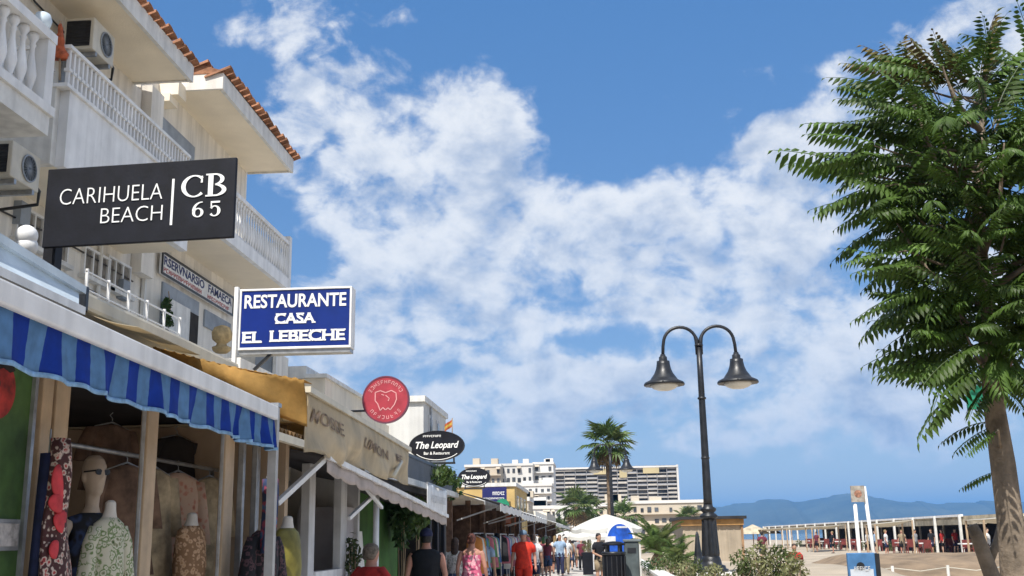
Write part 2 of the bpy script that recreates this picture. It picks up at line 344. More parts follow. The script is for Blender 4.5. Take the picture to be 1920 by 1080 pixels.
# ------------------------------------------------------------------ the white apartment blocks on the left
XF, XE = -6.2, -5.4                 # facade, and the outer edge of eaves and balconies
M_soffit = mat('cream soffit', (.88,.79,.63), .9, .05, 1.6, .15, 40, streak=0)
M_blueshade = mat('pale blue paint', (.62,.72,.80), .6, .06, 2, .05, 40, streak=.12)
M_curtain = mat('grey curtain', (.30,.28,.25), .9, .25, 9)
M_greypaint = mat('grey blue door', (.33,.37,.42), .7, .15, 3)
def barrel(n=6, r=.085, ln=.42, th=.014):
    """one curved roof tile lying along x, its open side down"""
    mb = MB(); rings = []
    for x, rr in ((0, r), (ln, r*.82)):
        rings.append([(x, rr*math.cos(math.pi*j/n), rr*math.sin(math.pi*j/n)*.85) for j in range(n+1)] +
                     [(x, (rr-th)*math.cos(math.pi*j/n), (rr-th)*math.sin(math.pi*j/n)*.85) for j in range(n, -1, -1)])
    return mb.loft(rings).mesh('roof_tile', M_tile)
TILE = barrel()
def tile_rows(parent, y0, y1, xe, ze, rows, slope=.36, pitch=.20):
    """courses of barrel tiles climbing from the eave; x falls as they climb"""
    n = int((y1-y0)/pitch); rd = random.Random(int(y0*10))
    for r_ in range(rows):
        for i in range(n+1):
            y = y0+.1+i*pitch*(y1-y0-.2)/(n*pitch) if n else y0
            x = xe-r_*.34+rd.uniform(-.02,.02); z = ze+r_*.34*slope+rd.uniform(-.006,.006)
            inst('roof_tile', TILE, parent, (x, y, z), (0, math.atan(slope)+rd.uniform(-.03,.03), math.pi+rd.uniform(-.03,.03)))
def baluster_mesh(h, r=.045):
    pr = [(1.0,0),(1.0,.06),(.55,.09),(.5,.13),(.95,.28),(1.05,.36),(.8,.5),(.45,.68),(.4,.78),(.62,.82),(.42,.86),(.9,.93),(.9,1)]
    return MB().lathe([(a*r, b*h) for a, b in pr], 10).mesh('baluster', M_white, True)
def picket_mesh(h, w=.035):
    mb = MB(); mb.box(-w/2,w/2,-w/2,w/2,0,h); mb.box(-w*.9,w*.9,-w*.9,w*.9,h*.42,h*.5); return mb.mesh('picket', M_white)
# ---- block A (nearest): wall, balcony, eaves
A = thing('apartment_block', 'cream and white apartment block nearest the camera with tiled eaves and balustrades', 'building', (XF, 8, 0))
MB().box(-14, XF, 2.0, 13.55, 0, 7.82).build('wall', M_plaster, A)
ef = at(351,146, X=XE); eT = at(357,124, X=XE); ZS = 7.82
MB().box(XF-.01, XE, 3.0, 13.25, ZS, ZS+.06).build('soffit', M_soffit, A)
MB().box(XE, XE+.05, 3.0, 13.27, ZS-.04, ZS+.20).build('fascia', M_offwhite, A)
MB().box(XF-.5, XE, 13.25, 13.29, ZS-.02, ZS+.2).build('fascia', M_offwhite, A)
rf = MB(); rf.hexa([(-14,3,ZS+.1),(XE+.04,3,ZS+.18),(XE+.04,13.27,ZS+.18),(-14,13.27,ZS+.1),(-14,3,ZS+2.6),(XE+.04,3,ZS+.2),(XE+.04,13.27,ZS+.2),(-14,13.27,ZS+2.6)])
roofA = rf.build('roof', M_tile, A); tile_rows(roofA, 8.2, 13.28, XE+.14, ZS+.22, 3)
vp = at(313,60, X=XE-.3); MB().lathe([(.05,0),(.05,.14),(.085,.15),(.085,.22),(.03,.27),(.012,.42)], 10, (XE-.3, vp.y, ZS+.30)).build('roof_finial', M_white, roofA, True)
# balcony with thin pickets on a solid parapet
zb0, zb1, zb2 = 5.38, 6.27, 6.67
yA0 = at(124,95, X=XE).y
MB().box(XF, XE-.02, yA0, 13.3, zb0, zb0+.16).build('balcony_slab', M_soffit, A)
MB().box(XE-.02, XE+.08, yA0, 13.3, zb0+.0, zb1-.06).build('parapet', M_white, A)
MB().box(XF, XE-.02, yA0-.10, yA0, zb0, zb1-.06).build('parapet', M_offwhite, A)
MB().box(XE-.05, XE+.11, yA0-.12, 13.33, zb1-.058, zb1-.02).build('parapet_cap', M_white, A)
PK = picket_mesh(zb2-zb1+.03)
n = int((13.3-yA0)/.095)
for i in range(n+1): inst('picket', PK, A, (XE+.03, yA0+.02+i*.095, zb1-.02))
MB().box(XE-.01, XE+.07, yA0-.03, 13.3, zb2+.012, zb2+.05).build('handrail', M_white, A)
MB().box(XF, XE-.015, yA0-.05, yA0-.01, zb2+.012, zb2+.05).build('handrail', M_white, A)
for i in range(6): inst('picket', PK, A, (XF+.12+i*.11, yA0-.03, zb1-.02))
# the nearer balcony with turned balusters
XB = -4.98; yb1 = at(84,150, X=XB).y; zt0, zt1 = 5.54, 6.18
MB().box(XF, XB+.06, 3.0, yb1+.03, 5.27, 5.46).build('balcony_slab', M_offwhite, A)
MB().box(XB-.14, XB+.09, 3.0, yb1+.06, 5.462, 5.55).build('plinth', M_white, A)
BA = baluster_mesh(zt1-zt0-.02, .052)
for i in range(26):
    y = yb1-.22-i*.165
    if y > 4: inst('baluster', BA, A, (XB-.02, y, zt0+.012))
MB().box(XB-.11, XB+.07, 3.0, yb1+.04, zt1, zt1+.09).build('handrail', M_white, A)
MB().box(XB-.09, XB+.06, yb1-.10, yb1+.035, zt0+.012, zt1-.002).build('post', M_white, A)
b_ = MB(); b_.lathe([(.05,0),(.06,.02),(.035,.03),(.04,.05),(.075,.09),(.085,.14),(.065,.20),(.02,.225)], 14, (XB-.06, yb1-.02, zt1+.092)); b_.build('ball_finial', M_blueshade, A, True)
# recessed upper facade openings and the first-floor windows
def sash(parent, a, b, c, d, X, cols=3, fr=.05, mat_f=M_white):
    """a framed window on the facade plane between four photograph corners (top-left, top-right, bottom-left)"""
    p, q, r_ = at(*a, X=X), at(*b, X=X), at(*c, X=X); y0, y1, z1, z0 = p.y, q.y, p.z, r_.z
    fw_ = MB(); fw_.box(X, X+.05, y0, y1, z1-fr, z1); fw_.box(X, X+.05, y0, y1, z0, z0+fr)
    for yy in (y0, y1-fr): fw_.box(X, X+.048, yy, yy+fr, z0+fr, z1-fr)
    w = fw_.build('window', mat_f, parent)
    step = (y1-y0-fr)/cols
    for i in range(cols):
        ya = y0+fr+i*step; MB().box(X+.002, X+.012, ya, ya+step-fr, z0+fr, z1-fr).build('pane', M_glass if d == 0 else M_curtain, w)
        if i < cols-1: MB().box(X+.001, X+.045, ya+step-fr, ya+step, z0+fr, z1-fr).build('mullion', mat_f, w)
        if d:
            cu = MB(); cu.sheet(lambda u, v: (X+.018+.006*math.sin(u*25), ya+u*(step-fr), z0+fr+v*(z1-z0-2*fr)), 16, 1); cu.build('curtain', M_curtain, w)
    MB().box(X, X+.10, y0-.05, y1+.05, z0-.05, z0-.002).build('sill', M_offwhite, w); return w
sash(A, (154,459), (203,478), (154,516), 1, XF, 3, .03)
sash(A, (198,477), (241,499), (198,538), 1, XF, 3, .03)
sash(A, (28,380), (78,404), (28,447), 1, XF, 3, .03)
sash(A, (108,440), (124,448), (108,492), 1, XF, 1, .03)
pp = at(272,460, X=XF); MB().box(XF, XF+.05, pp.y-.03, pp.y+.03, 3.2, 5.9).build('downpipe', M_offwhite, A)
cb = MB(); p = at(60,6, X=XF); cb.tube([(XF+.03, p.y-1.2, p.z+.5),(XF+.03, p.y, p.z+.02),(XF+.03, p.y+1.5, p.z-.06)], .012, 6); cb.build('cable', M_black, A)
def shutter_window(parent, y0, y1, z0, z1):
    MB().box(XF, XF+.035, y0, y1, z0, z1).build('door_leaf', M_greypaint, parent)
shutter_window(A, 11.3, 12.2, 6.0, 7.3)
# ---- block B (next): higher eave, wide balcony
B = thing('apartment_block', 'white apartment block with deep tiled eave and balcony behind the restaurant sign', 'building', (XF, 16, 0))
ZB = 8.22; yB0, yB1 = 14.45, 18.15
MB().box(-14, XF-.02, 13.56, 18.2, 0, ZB+.02).build('wall', M_plaster, B)
MB().box(XF-.019, XF+.14, 13.58, 14.0, 5.2, ZB-.3).build('pilaster', M_plaster, B)
MB().box(XF-.02, XE, yB0, yB1, ZB, ZB+.08).build('soffit', M_soffit, B)
mo = MB(); mo.box(XF-.02, XF+.28, yB0-.30, yB0-.002, ZB-.20, ZB+.02); mo.box(XF-.02, XF+.18, yB0-.36, yB0-.05, ZB-.32, ZB-.20); mo.build('cornice', M_soffit, B)
MB().box(XE-.002, XE+.05, yB0, yB1+.03, ZB-.04, ZB+.24).build('fascia', M_offwhite, B)
MB().hexa([(XF-1.2,yB0-.05,ZB-.03),(XE+.05,yB0-.05,ZB-.03),(XE+.05,yB0-.002,ZB-.03),(XF-1.2,yB0-.002,ZB-.03),
           (XF-1.2,yB0-.05,ZB+.62),(XE+.05,yB0-.05,ZB+.22),(XE+.05,yB0-.002,ZB+.22),(XF-1.2,yB0-.002,ZB+.62)]).build('gable_board', M_plaster, B)
MB().box(XF, XE, yB1, yB1+.03, ZB-.03, ZB+.24).build('fascia', M_offwhite, B)
rf = MB(); rf.hexa([(-14,yB0-.06,ZB+.1),(XE+.05,yB0-.06,ZB+.22),(XE+.05,yB1+.05,ZB+.22),(-14,yB1+.05,ZB+.1),(-14,yB0-.06,ZB+3.2),(XE+.05,yB0-.06,ZB+.25),(XE+.05,yB1+.05,ZB+.25),(-14,yB1+.05,ZB+3.2)])
roofB = rf.build('roof', M_tile, B); tile_rows(roofB, yB0-.12, yB1+.12, XE+.16, ZB+.27, 4)
MB().box(XF-.018, XF, 14.3, 15.6, 6.25, 7.75).build('opening', M_greypaint, B)
yb0 = 13.9
MB().box(XF-.018, XE-.02, yb0, yB1, 5.98, 6.10).build('balcony_slab', M_soffit, B)
MB().box(XE-.02, XE+.06, yb0, yB1+.02, 5.97, 6.16).build('slab_edge', M_white, B)
MB().box(XF, XE+.058, yB1, yB1+.06, 5.972, 6.158).build('slab_edge', M_white, B)
BB = baluster_mesh(.62, .035)
for i in range(int((yB1-yb0)/.125)+1): inst('baluster', BB, B, (XE, yb0+.05+i*.125, 6.162))
for i in range(5): inst('baluster', BB, B, (XE-.15-.14*i, yB1, 6.162))
MB().box(XE-.05, XE+.05, yb0, yB1+.05, 6.785, 6.85).build('handrail', M_white, B)
MB().box(XF, XE-.052, yB1-.04, yB1+.05, 6.785, 6.85).build('handrail', M_white, B)
MB().box(XE-.06, XE+.06, yB1-.07, yB1+.06, 6.162, 6.95).build('post', M_white, B)
# first floor of block B: doors under the long name board
def opening(parent, a, b, c, nm, m_, X=XF-.018, d=.03):
    p, q, r_ = at(*a, X=X), at(*b, X=X), at(*c, X=X); return MB().box(X, X+d, p.y, q.y, r_.z, p.z).build(nm, m_, parent)
opening(B, (303,528), (370,575), (303,640), 'door_recess', M_greypaint)
opening(B, (313,560), (350,585), (313,690), 'shutter', M_offwhite, d=.06)
opening(B, (352,585), (367,594), (352,690), 'doorway', M_dark, d=.05)
opening(B, (382,580), (430,606), (382,612), 'window', M_greypaint)
nb = thing('name_board', 'long white board with dark blue lettering under the balcony of the second block', 'sign', at(305,490, X=XF))
p, q = at(304,470, X=XF+.06), at(438,556, X=XF+.06); zl = at(304,514, X=XF+.06).z
MN = frame((XF+.03, p.y, zl), (0,1,0), (0,0,1)); LN, HN = q.y-p.y, p.z-zl
k = MB(MN); k.box(0, LN, 0, HN, 0, .03); k.build('board', M_white, nb)
k = MB(MN)
for (a, b, c, d) in ((0,LN,0,.03),(0,LN,HN-.03,HN),(0,.03,.03,HN-.03),(LN-.03,LN,.03,HN-.03)): k.box(a, b, c, d, .031, .05)
k.build('frame', M_black, nb)
M_navy = mat('navy ink', (.03,.045,.16), .6); M_redink = mat('red ink', (.45,.09,.08), .6)
lettering('RSERVNARSIO', M_navy, nb, MN, LN*.29, HN*.66, LN*.52, HN*.40, z=.031, bold=.02); lettering('FAMAECA', M_navy, nb, MN, LN*.79, HN*.66, LN*.36, HN*.40, z=.031, bold=.02)
k = MB(); marks(k, random.Random(8), MN, .08, LN*.52, HN*.16, HN*.36, 16, .031); k.build('lettering', M_redink, nb)
k = MB(); marks(k, random.Random(9), MN, LN*.6, LN-.2, HN*.16, HN*.34, 11, .031); k.build('lettering', M_redink, nb)
# terrace parapets, fence and finials over the shops
T = thing('roof_terrace', 'white terrace parapet and thin railing above the shops', 'terrace', (-4.4, 10, 0))
MB().box(-6.18, -4.0, 9.0, 18.1, 3.15, 3.3).build('terrace_floor', M_offwhite, T)
p, q = at(160,545, X=-4.4), at(335,640, X=-4.4)
for zz in (3.62, 3.78, 3.94): MB().box(-4.408, -4.392, p.y, q.y, zz, zz+.012).build('rail', M_white, T)
yy = p.y
while yy < q.y+.01:
    MB().box(-4.412, -4.388, yy, yy+.02, 3.3, 3.97).build('rail_post', M_white, T); yy += (q.y-p.y)/5
pc = at(415,660, X=-4.6); MB().box(-5.0, -4.3, pc.y-.15, pc.y+1.6, 3.3, at(415,668, X=-4.5).z).build('parapet', M_plaster, T)
M_stone = mat('ochre stone', (.55,.40,.20), .9, .2, 12, .4)
zf = at(415,662, X=-4.6).z
MB().lathe([(.07,0),(.11,.03),(.12,.07),(.07,.09),(.06,.12),(.12,.17),(.13,.25),(.10,.32),(.03,.35)], 12, (-4.6, pc.y, zf)).build('urn_finial', M_stone, T, True)
pl_ = thing('climbing_plant', 'small green climbing plant beside the first-floor doorway', 'plant', at(315,580, X=XF+.1))
M_leafd = mat('dark leaf', (.05,.11,.03), .6, .3, 20, trans=.2)
k = MB(); rd = random.Random(4)
for i in range(130):
    c = at(314+rd.gauss(0,5), 585+rd.uniform(-25,25), X=XF+rd.uniform(.05,.22)); a = Vector((rd.gauss(0,1),rd.gauss(0,1),rd.gauss(0,1))).normalized()*.045; b = a.cross(Vector((rd.random(),1,rd.random()))).normalized()*.025
    k.add([c-a, c+b, c+a, c-b], [(0,1,2,3)])
k.build('foliage', M_leafd, pl_); k = MB(); p = at(314,610, X=XF+.08); k.tube([p, p+Vector((.02,.02,.25)), p+Vector((0,-.03,.5))], .008, 5); k.build('stem', M_wood, pl_)
# globe lights on the terrace edge
for i, (px, py) in enumerate(((50,442),(50,462))):
    c = at(px, py, X=-4.4); r_ = .085
    gl = thing('globe_light', ('upper' if i == 0 else 'lower')+' white globe of the stacked globe lights on the terrace edge', 'light', c-Vector((0,0,r_)))
    MB().ell(c, r_, r_, r_, 16, 10).build('globe', M_white, gl, True); MB().lathe([(.05,-r_-.03),(.05,-r_+.02)], 10, c).build('collar', M_steel, gl)
# air conditioners
def aircon(label, a, b, X, w=.30):
    """front-left-top and front-right-bottom corners of the case on the plane X"""
    p, q = at(*a, X=X), at(*b, X=X); y0, y1, z1, z0 = p.y, q.y, p.z, q.z
    t = thing('air_conditioner', label, 'air conditioner', (X-w/2, (y0+y1)/2, z0), group='outdoor air conditioners')
    MB().box(X-w, X, y0, y1, z0, z1).build('case', M_acase, t, bevel=.012)
    g_ = MB()
    for i in range(9):
        z = z0+.05+(z1-z0-.1)*i/8; g_.box(X-w+.04, X-.05, y0-.012, y0, z-.008, z+.008)
    g_.box(X-w+.03, X-.04, y0-.004, y0-.001, z0+.04, z1-.04); g_.build('side_grille', M_black, t)
    cx = (y0+y1)/2+.05; r_ = min(y1-y0, z1-z0)*.38
    f_ = MB(frame((X+.004, cx, (z0+z1)/2), (0,1,0), (0,0,1)))
    f_.lathe([(r_,0),(r_,.01),(r_*.9,.012),(r_*.9,.0)], 20)
    for j in range(10): a_ = math.pi*j/10; f_.bar((math.cos(a_)*r_*.9, math.sin(a_)*r_*.9, .006), (-math.cos(a_)*r_*.9, -math.sin(a_)*r_*.9, .006), .006)
    f_.build('fan_grille', M_greypaint, t)
    [MB().box(X-w-.2, X, yq, yq+.04, z0-.05, z0-.002).build('bracket', M_steel, t) for yq in (y0+.08, y1-.12)]
    pi_ = MB(); pi_.tube([(X-.06, y1+.001, z0+.1),(X-.06, y1+.12, z0+.06),(X-.1, y1+.18, z0-.06),(XF+.02, y1+.22, z0-.1)], .018, 8); pi_.build('pipe', M_black, t, True)
    return t
M_acase = mat('beige enamel', (.66,.62,.52), .5, .08, 4, streak=.12)
aircon('beige air conditioner under the tiled eave of the nearest block', (178,32), (212,128), XF+.55, .36)
aircon('beige air conditioner on the wall below the balustrade at the left edge', (25,262), (72,362), XF+.70, .45)
for i_, (zc, sg) in enumerate(((5.12,.10),(4.72,.05))):
    k = MB(); k.tube([(XF+.03, 7.0+j*1.1, zc-sg*math.sin(j*1.4)**2+.02*j*(-1)**i_*.2) for j in range(7)], .011, 6); k.build('cable', M_black, A)
for (yq, zq) in ((10.6,5.0),(13.2,4.75)): MB().box(XF, XF+.09, yq, yq+.2, zq, zq+.26).build('meter_box', M_greypaint, A)
k = MB(); k.tube([(XF+.04,12.6,3.3),(XF+.04,12.6,5.3)], .03, 8); k.build('downpipe', M_offwhite, A)
# a folded red parasol on the balcony corner
fl = thing('folded_flag', 'furled orange red flag on the balcony corner post', 'flag', at(113,150, X=XE))
p0, p1 = at(112,150, X=XE-.05), at(113,40, X=XE-.05)
MB().tube([p0, p1], .012, 8).build('pole', M_wood, fl)
k = MB(); rings = []
for i in range(9):
    t = i/8; c = p0.lerp(p1, .36+.6*t); rr = .012+.075*(1-t)**.8*(.75+.25*math.sin(i*1.9)); rings.append([c+Vector((math.cos(a)*rr*(1+.25*math.sin(a*3+i)), math.sin(a)*rr*(1+.25*math.cos(a*2)), 0)) for a in [2*math.pi*j/12 for j in range(12)]])
k.loft(rings); k.build('cloth', mat('orange red cloth', (.75,.20,.09), .8, .25, 14, trans=.3), fl, True)
# ------------------------------------------------------------------ the clothes shop with the blue striped awning
XS = -2.8
SH = thing('clothes_shop', 'open-fronted clothes shop with pale posts under the blue striped awning', 'shop', (XS, 7, 0))
yS1 = at(512,950, X=XS).y
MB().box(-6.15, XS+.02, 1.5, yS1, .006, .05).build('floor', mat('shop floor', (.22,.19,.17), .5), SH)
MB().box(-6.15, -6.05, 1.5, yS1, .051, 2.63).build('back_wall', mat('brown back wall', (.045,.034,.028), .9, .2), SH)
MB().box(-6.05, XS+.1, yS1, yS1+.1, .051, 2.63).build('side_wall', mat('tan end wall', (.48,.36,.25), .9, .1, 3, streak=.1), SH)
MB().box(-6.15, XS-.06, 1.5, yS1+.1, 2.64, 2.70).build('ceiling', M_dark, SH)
MB().box(XS-.05, XS+.06, 1.5, yS1, 2.62, 2.72).build('lintel', M_offwhite, SH)
def post(px0, px1, m_, dx=0.0, dd=.05):
    a, b = at(px0, 1000, X=XS+dx).y, at(px1, 1000, X=XS+dx).y
    return MB().box(XS+dx-dd, XS+dx, a, b, .05, 2.62).build('post', m_, SH, bevel=.006)
M_postw = mat('cream aluminium', (.60,.44,.28), .5, .12, 4, streak=.2); M_postb = mat('tan wood', (.40,.24,.13), .6, .2, 5, streak=.25)
post(60,80, M_postw); post(79,86, M_postb, -.02); post(86,113, M_postw, -.002)
post(261,266, M_steel, -.015, .03); post(266,286, M_postw)
post(413,417, M_steel, -.015, .03); post(417,434, M_postw); post(452,456, M_steel, -.02); post(478,484, M_steel, -.02)
# green printed board at the left edge
gy0, gy1 = at(-60,900, X=XS).y, at(52,900, X=XS).y
gb = thing('printed_board', 'green board with a big red disc and a framed notice at the left edge', 'poster', (XS, gy1, 0))
MB().box(XS-.06, XS-.02, gy0, gy1, .05, 2.6).build('panel', mat('leaf green print', (.07,.15,.035), .6, .3, 3), gb)
MB().box(XS-.06, XS+.0, gy1, gy1+.03, .05, 2.6).build('edge_strip', M_steel, gb)
MG = frame((XS-.018, gy1, 0), (0,1,0), (0,0,1))
k = MB(frame((XS-.018, at(2,725, X=XS).y, at(2,727, X=XS).z), (0,1,0), (0,0,1)))
rD = .155
k.prism([(rD*math.cos(2*math.pi*i/40), rD*.95*math.sin(2*math.pi*i/40)) for i in range(40)], 0, .004); k.build('red_disc', mat('red print', (.55,.05,.04), .5, .35, 9), gb)
k = MB(k.M); k.prism([(.02*math.cos(2*math.pi*i/16)-.005, .02+.022*math.sin(2*math.pi*i/16)) for i in range(16)], .0045, .006); k.build('black_spot', M_black, gb)
k = MB(frame((XS-.018, at(2,725, X=XS).y, at(2,727, X=XS).z), (0,1,0), (0,0,1))); k.prism([(-.03,.08),(.03,.10),(.09,.085),(.135,.10),(.12,.12),(.06,.118),(0,.13)], .0045, .006); k.build('dark_streak', M_dark, gb)
a, b = at(-30,972, X=XS), at(34,1032, X=XS)
k = MB(); k.box(XS-.0195, XS, a.y, b.y, b.z, a.z); k.build('notice_frame', M_steel, gb); k = MB(); k.box(XS, XS+.004, a.y+.02, b.y-.02, b.z+.02, a.z-.02); k.build('notice', mat('faded paper', (.45,.42,.40), .8, .25, 18), gb)
# the awning
XA = -2.3
AW = thing('striped_awning', 'blue striped awning with white front bar over the clothes shop', 'awning', (XA, 6, 2.3))
ya0, ya1 = 2.4, at(515,780, X=XA).y
zt, zm, zbt = 2.615, 2.515, 2.30
dz = -.085/(ya1-ya0)*1.0
def zz(y, z): return z+dz*(y-4.0)
k = MB(); k.hexa([(XA-.04,ya0,zz(ya0,zm)),(XA+.03,ya0,zz(ya0,zm)),(XA+.03,ya1,zz(ya1,zm)),(XA-.04,ya1,zz(ya1,zm)),(XA-.04,ya0,zz(ya0,zt)),(XA+.03,ya0,zz(ya0,zt)),(XA+.03,ya1,zz(ya1,zt)),(XA-.04,ya1,zz(ya1,zt))])
k.build('front_bar', M_white, AW, bevel=.012)
pit = .27
M_strip = mat_stripe('blue striped canvas', (.175,.37,.64), (.007,.06,.46), 1, pit, .03, .45, .47)
def val(u, v):
    y = ya0+u*(ya1-ya0); fl_ = .012*math.sin(y*7.1)+.01*math.sin(y*17.3+1)+(.03*math.sin(y*31) if y > ya1-.8 else .008*math.sin(y*29))*1
    return (XA+.0+fl_*(1-v)*1.2, y, zz(y, zbt)+.005*math.cos(2*math.pi*y/pit)*(1-v)+v*(zz(y, zm)-zz(y, zbt)+.002))
k = MB(); k.sheet(val, 260, 5, .003); k.build('valance', M_strip, AW, True)
k = MB(); k.sheet(lambda u, v: Vector(val(u, .0))+Vector((.006, 0, -.006+v*.022)), 260, 1, .002); k.build('hem', mat('pale blue binding', (.26,.46,.70), .7, .2, 20), AW, True)
k = MB(); k.sheet(lambda u, v: (XS+.05+v*(XA-.045-XS-.05), ya0+u*(ya1-ya0), (2.73-.01*math.sin(v*3.14))*(1-v)+v*zz(ya0+u*(ya1-ya0), zt-.03)), 30, 5, .004); k.build('canopy', mat('white canvas', (.75,.75,.75), .8, .08, trans=.3), AW, True)
for yy in (ya0+.5, ya1-.5): MB().bar((XS+.06, yy, 2.5), (XA-.05, yy, zz(yy, zm+.03)), .035, .03).build('arm', M_steel, AW)
M_cassette0 = mat('dull grey aluminium', (.50,.49,.47), .5, .12, 4, streak=.15)
cp = thing('corner_pole', 'slim pale pole at the far end of the striped awning', 'pole', (XA-.02, ya1+.06, 0)); k = MB(); k.box(XA-.05, XA+.01, ya1+.03, ya1+.09, 0.004, zz(ya1, zt)); k.build('shaft', M_cassette0, cp); MB().box(XA-.06, XA+.02, ya1+.02, ya1+.10, zz(ya1, zt)+.001, zz(ya1, zt)+.03).build('cap', M_steel, cp)
# pale blue fascia over the shop
fs = thing('shop_fascia', 'pale blue roof fascia above the striped awning', 'fascia', (-3.4, 6, 2.9))
k = MB(); p0, p1 = at(0,455, X=-3.35), at(148,545, X=-3.35); q0, q1 = at(0,505, X=-3.2), at(148,575, X=-3.2)
ext = lambda a, b, t: a+(b-a)*t
P0, Q0 = ext(p1, p0, 2.2), ext(q1, q0, 2.2)
k.hexa([Q0+Vector((-.6,0,0)), Q0, q1, q1+Vector((-.6,0,0)), P0+Vector((-.6,0,0)), P0, p1, p1+Vector((-.6,0,0))]); k.build('board', M_blueshade, fs)
k = MB(); k.bar(ext(p1, p0, 2.2)+Vector((.02,0,.0)), p1+Vector((.02,0,0)), .06, .05); k.build('top_lip', M_blueshade, fs)
k = MB(); k.bar(ext(q1, q0, 2.2)+Vector((.0,0,-.03)), q1+Vector((0,0,-.03)), .09, .05); k.build('gutter', M_white, fs)
# clothes rail, garments, mannequins
M_skinp = mat('mannequin plastic', (.46,.36,.27), .35, .08, 5, spec=.5)
M_torso = mat('white mannequin cloth', (.62,.58,.52), .8, .1)
def ering(c, rx, ry, n=20, f=0.0, k=7, ph=0.0):
    return [(c[0]+rx*(1+f*math.sin(k*a+ph))*math.cos(a), c[1]+ry*(1+f*math.sin(k*a+ph))*math.sin(a), c[2]) for a in [2*math.pi*j/n for j in range(n)]]
def dress_mb(z0, z1, flare=.30, folds=.10, sh=.19, n=40):
    """a dress hanging from shoulders at z1 to a hem at z0"""
    H_ = z1-z0; rings = []
    for i, (t, rx, ry) in enumerate([(0,flare,flare*.75),(.25,flare*.85,flare*.62),(.45,.20,.15),(.58,.155,.12),(.66,.135,.105),(.78,.155,.118),(.88,.150,.105),(.94,sh,.085),(.975,sh*.93,.07),(1.0,.075,.055)]):
        rings.append(ering((0,0,z0+t*H_), rx, ry, n, folds*max(0,.62-t)*1.7, 9, t*2.0))
    return MB().loft(rings)
def mannequin(name, label, loc, rz, dress, z0, z1, head=False, arms=False, neck=M_torso, cat='mannequin', wid=1.0, sleeve=False, **kw):
    t = thing(name, label, cat, (loc.x, loc.y, .05), rz, 'dressed shop mannequins'); t.scale = (wid, wid, 1)
    def lb(mb, nm, m_, par=t, sm=True):
        o = bpy.data.objects.new(nm, mb.mesh(nm, m_, sm)); COL.objects.link(o); o.parent = par; return o
    d = dress_mb(z0, z1, **kw)
    if sleeve:
        for sx in (-1, 1): d.loft([ering((sx*.135,0,z1-.045), .05, .055, 14), ering((sx*.185,.0,z1-.13), .058, .06, 14, .05, 5), ering((sx*.215,.0,z1-.32), .07, .065, 14, .10, 5), ering((sx*.225,-.02,z1-.5), .085, .07, 14, .14, 5)])
    lb(d, 'dress', dress)
    body = MB(); body.loft([ering((0,0,z1-.10), .12, .075), ering((0,0,z1-.02), .085, .06), ering((0,0,z1+.008), .062, .054), ering((0,-.005,z1+.04), .046, .046)]+([ering((0,-.008,z1+.12), .05, .05)] if head else [ering((0,-.005,z1+.085), .042, .042), ering((0,-.005,z1+.096), .02, .02)]))
    if head:
        hz = z1+.225; body.loft([ering((0,-.01+o_,hz+dz_), rx, ry, 20) for dz_, rx, ry, o_ in ((-.125,.03,.035,-.02),(-.11,.05,.06,-.012),(-.06,.064,.084,0),(0,.074,.098,.004),(.05,.072,.098,.008),(.09,.058,.08,.012),(.115,.03,.045,.014))])
        body.loft([ering((0,-.098,hz-.025), .012, .018, 8), ering((0,-.10,hz+.01), .008, .012, 8)])
        for sx in (-1,1): body.ell((sx*.074,.012,hz-.012), .012, .022, .032, 8, 6)
    if arms:
        for sx in (-1, 1):
            body.tube([(sx*.17,0,z1-.05),(sx*.215,.0,z1-.12),(sx*.235,.02,z1-.32),(sx*.22,-.03,z1-.55)], [.04,.045,.038,.026], 10)
            body.ell((sx*.215,-.045,z1-.62), .03, .02, .07, 10, 6)
            for j in range(4): body.tube([(sx*.215+(j-1.5)*.013,-.05,z1-.66),(sx*.212+(j-1.5)*.013,-.06,z1-.745+.008*abs(j-1.5))], .0075, 6)
            body.tube([(sx*.19,-.055,z1-.61),(sx*.18,-.075,z1-.67)], .009, 6)
    o = lb(body, 'body', neck)
    rm = o.modifiers.new('one_surface', 'REMESH'); rm.mode = 'VOXEL'; rm.voxel_size = .011; rm.use_smooth_shade = True
    st = MB(); st.tube([(0,0,.02),(0,0,z0+.3)], .015, 8); st.lathe([(.16,0),(.16,.012),(.03,.02)], 20); lb(st, 'stand', M_steel)
    if head:
        g_ = MB(); hz = z1+.225
        for sx in (-1,1):
            g_.loft([[(sx*.032+.026*math.cos(a), -.107+abs(math.cos(a))*.006, hz+.012+.018*math.sin(a)) for a in [2*math.pi*j/14 for j in range(14)]], [(sx*.032+.026*math.cos(a), -.099+abs(math.cos(a))*.006, hz+.012+.018*math.sin(a)) for a in [2*math.pi*j/14 for j in range(14)]]])
            g_.bar((sx*.058,-.098,hz+.02), (sx*.078,.005,hz+.015), .006, .009)
        lb(g_, 'sunglasses', M_black, t, False)
    return t
M_kaftan = mat_print('green and white floral print', [(.06,.10,.03),(.30,.30,.18),(.62,.60,.48),(.13,.20,.06),(.55,.52,.40)], 28)
M_tanprint = mat_print('tan floral print', [(.20,.10,.05),(.42,.25,.13),(.55,.36,.22),(.25,.14,.07)], 30)
M_darkprint = mat_print('black floral print', [(.012,.010,.012),(.02,.015,.02),(.10,.05,.06),(.012,.012,.015)], 24)
M_olive = mat('olive satin', (.22,.19,.035), .55, .25, 6)
M_blackblue = mat_print('black and blue print', [(.012,.012,.02),(.03,.05,.12),(.012,.012,.015)], 14)
M_flower = mat_print('red white scatter print', [(.03,.012,.012),(.35,.04,.04),(.55,.45,.38),(.06,.02,.02)], 34)
def spot(px, X): return at(px, 1000, X=X)
